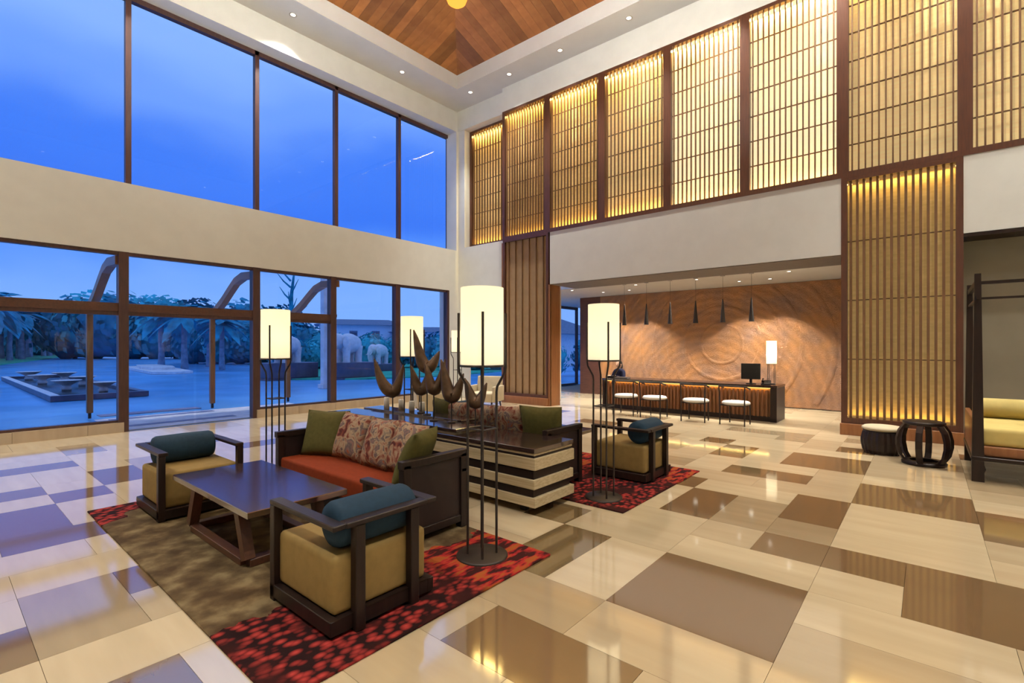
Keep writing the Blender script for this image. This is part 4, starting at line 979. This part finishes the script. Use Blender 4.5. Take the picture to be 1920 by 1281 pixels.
def palm(label, x, y, s, g):
    global npalm
    t = thing('palm_tree', label, 'palm', (x, y, 0), rp_.uniform(0, 6), g); obj('trunk', tr_m, t); obj('crown', cr_a if npalm % 2 else cr_b, t, (.03, 0, 4.0)); t.scale = (s, s, s); npalm += 1
palm('tall palm outside the entrance, left of the two nearest', -48, 12.4, 1.02, 'near palms'); palm('broad palm outside the entrance, right of the two nearest', -40.3, 11.8, .95, 'near palms')
lab = 'palm in the avenue seen through the leftmost lower window'
for k in range(13):
    u = k / 12; x = -57 - 75 * u ** 1.1; y = 1.5 + 14.5 * u ** 1.1
    palm(lab, x, y + rp_.uniform(-.6, .6), rp_.uniform(1.25, 1.45), 'palm avenue')
for k in range(7): palm('palm behind the avenue, rising between its trunks', -70 - k * 11, -1 + k * 3.6, rp_.uniform(1.5, 1.8), 'palms behind the avenue')
for n_, (x, y) in enumerate(((-44, 14.6), (-50, 17.0), (-36.5, 12.9))): palm(['palm behind the near pair, seen left of the door post', 'farther palm behind the near pair', 'smaller palm just right of the near pair'][n_], x, y, (1.0, 1.1, .8)[n_], 'near palms')
# shrubs and hedges
def shrub_mesh(seed, n=420):
    r = random.Random(seed); b = MB(); b.blob((0, 0, .85), (.85, .85, .8), 14, 10, .35, 2.2)
    for k in range(n):
        th = math.acos(r.uniform(-.6, 1)); a = r.uniform(0, 2 * PI); d = Vector((math.sin(th) * math.cos(a), math.sin(th) * math.sin(a), math.cos(th))); p = Vector((0, 0, .85)) + d * r.uniform(.82, 1.12)
        u = d.orthogonal().normalized() * r.uniform(.06, .12); v = d.cross(u).normalized() * r.uniform(.08, .16) + d * .05; b._add([p - u, p + v, p + u, p - v * .6], [(0, 1, 2, 3)])
    return b
sh_a = shrub_mesh(1).mesh('foliage', M['leaf']); sh_b = shrub_mesh(2).mesh('foliage', M['leaf_pale']); sh_tr = MB().tube([(0, 0, 0), (.03, 0, .5)], .06, 8).mesh('stem', M['trunk'])
rs = random.Random(5)
def shrub(label, x, y, s, g, zs=1):
    t = thing('shrub', label, 'shrub', (x, y, 0), rs.uniform(0, 6), g); obj('foliage', sh_a if rs.random() < .6 else sh_b, t); obj('stem', sh_tr, t); t.scale = (s, s, s * zs)
for k in range(16):
    u = k / 15; shrub('shrub in the hedge behind the palm avenue', -64 - 95 * u, -7 + 29 * u + rs.uniform(-1, 1), rs.uniform(2.4, 3.2) * (1 + u * .8), 'avenue hedge', .9)
for k in range(11):
    u = k / 14; shrub('tall bushy tree in the line beyond the forecourt', -88 + 27 * u + rs.uniform(-2, 2), 13 + 26 * u, rs.uniform(3.6, 4.9) * (1 - .25 * u), 'tree line beyond the forecourt', 1.0)
for k in range(7): shrub('bushy shrub behind the near palms', -52 + k * 1.5 + rs.uniform(-1, 1), 16.5 + k * 1.2, rs.uniform(1.6, 2.2), 'shrubs behind the near palms')
for k in range(8): shrub('leafy shrub behind the stone elephants', -33 + k * .9 + rs.uniform(-.5, .5), 15.6 + k * 1.55, rs.uniform(1.0, 1.4), 'shrubs behind the elephants')
for k in range(4): shrub('small shrub outside the corner windows', -24 + k * 1.0, 22 + k * 1.3, rs.uniform(.9, 1.2), 'shrubs near the corner windows')
for k in range(7): shrub('leafy shrub on the lawn before the distant villas', -46 + k * 2.2, 27 + k * 2.6, rs.uniform(1.3, 1.9), 'shrubs before the villas')
shrub('shrub outside the corridor window', -15.5, 21.5, 1.0, 'shrubs near the corridor'); shrub('second shrub outside the corridor window', -14.0, 23.5, 1.1, 'shrubs near the corridor')
# bare tree
bt = thing('bare_tree', 'slender dark tree rising above the entrance transom', 'tree', (-42, 20.2, 0))
MB().tube([(0, 0, 0), (.1, 0, 3), (.0, .1, 6), (.2, .3, 8.4)], [.28, .22, .16, .06], 8).build('trunk', M['leaf'], bt)
rb = random.Random(9)
for k in range(9):
    z = 3.4 + k * .55; a = rb.uniform(0, 6.28); l = rb.uniform(.7, 1.5)
    MB().tube([(0, .05, z), (l * .5 * math.cos(a), l * .5 * math.sin(a), z + .5), (l * math.cos(a), l * math.sin(a), z + 1.2)], [.09, .06, .02], 6).build('branch', M['leaf'], bt)
# far villas and the tiled building by the corner
def villa(label, x, y, rz, w, d_, h, roof):
    v = thing('villa', label, 'building', (x, y, 0), rz, 'distant villas')
    MB().box(-w, w, -d_, d_, 0, h).build('wall', M['pale_wall'], v)
    MB()._add([(-w - 1, -d_ - 1, h), (w + 1, -d_ - 1, h), (w + 1, d_ + 1, h), (-w - 1, d_ + 1, h), (-w * .6, 0, h + roof), (w * .6, 0, h + roof)], [(0, 1, 5, 4), (1, 2, 5), (2, 3, 4, 5), (3, 0, 4), (3, 2, 1, 0)]).build('roof', M['roof_tile'], v)
    for k in range(4):
        wn_ = MB().box(-w + (k + .5) * w / 2 - .8, -w + (k + .5) * w / 2 + .8, -d_ - .08, -d_ - .001, h * .35, h * .8).build('window', M['roof_tile'], v)
        MB().box(-w + (k + .5) * w / 2 - .65, -w + (k + .5) * w / 2 + .65, -d_ - .1, -d_ - .081, h * .4, h * .75).build('pane', M['dark_stone'], wn_)
villa('distant villa with a broad roof above the large elephant', -95, 62, math.radians(60), 9, 5, 6.2, 1.4)
villa('lower distant villa right of the broad roofed one', -82, 68, math.radians(50), 6, 4, 4.6, 1.2)
tb = thing('tiled_pavilion', 'blue grey pavilion with tiled roof outside the corner window', 'building', (-27.5, 32.5, 0), math.radians(0))
MB().box(-4, 5, -1.5, 6, 0, 2.7).build('wall', M['pale_wall'], tb)
MB()._add([(-4.8, -2.2, 2.6), (5.8, -2.2, 2.6), (5.8, 6.8, 2.6), (-4.8, 6.8, 2.6), (-1.5, 2.3, 4.3), (2.5, 2.3, 4.3)], [(0, 1, 5, 4), (1, 2, 5), (2, 3, 4, 5), (3, 0, 4), (3, 2, 1, 0)]).build('roof', M['roof_tile'], tb)
MB().box(-4.6, 5.6, -2.1, -1.95, 2.35, 2.6).build('fascia', M['dark_stone'], tb)
for x in (-4, -1.5, 1, 3.5): MB().box(x - .1, x + .1, -2.1, -1.9, 0, 2.35).build('post', M['dark_stone'], tb)
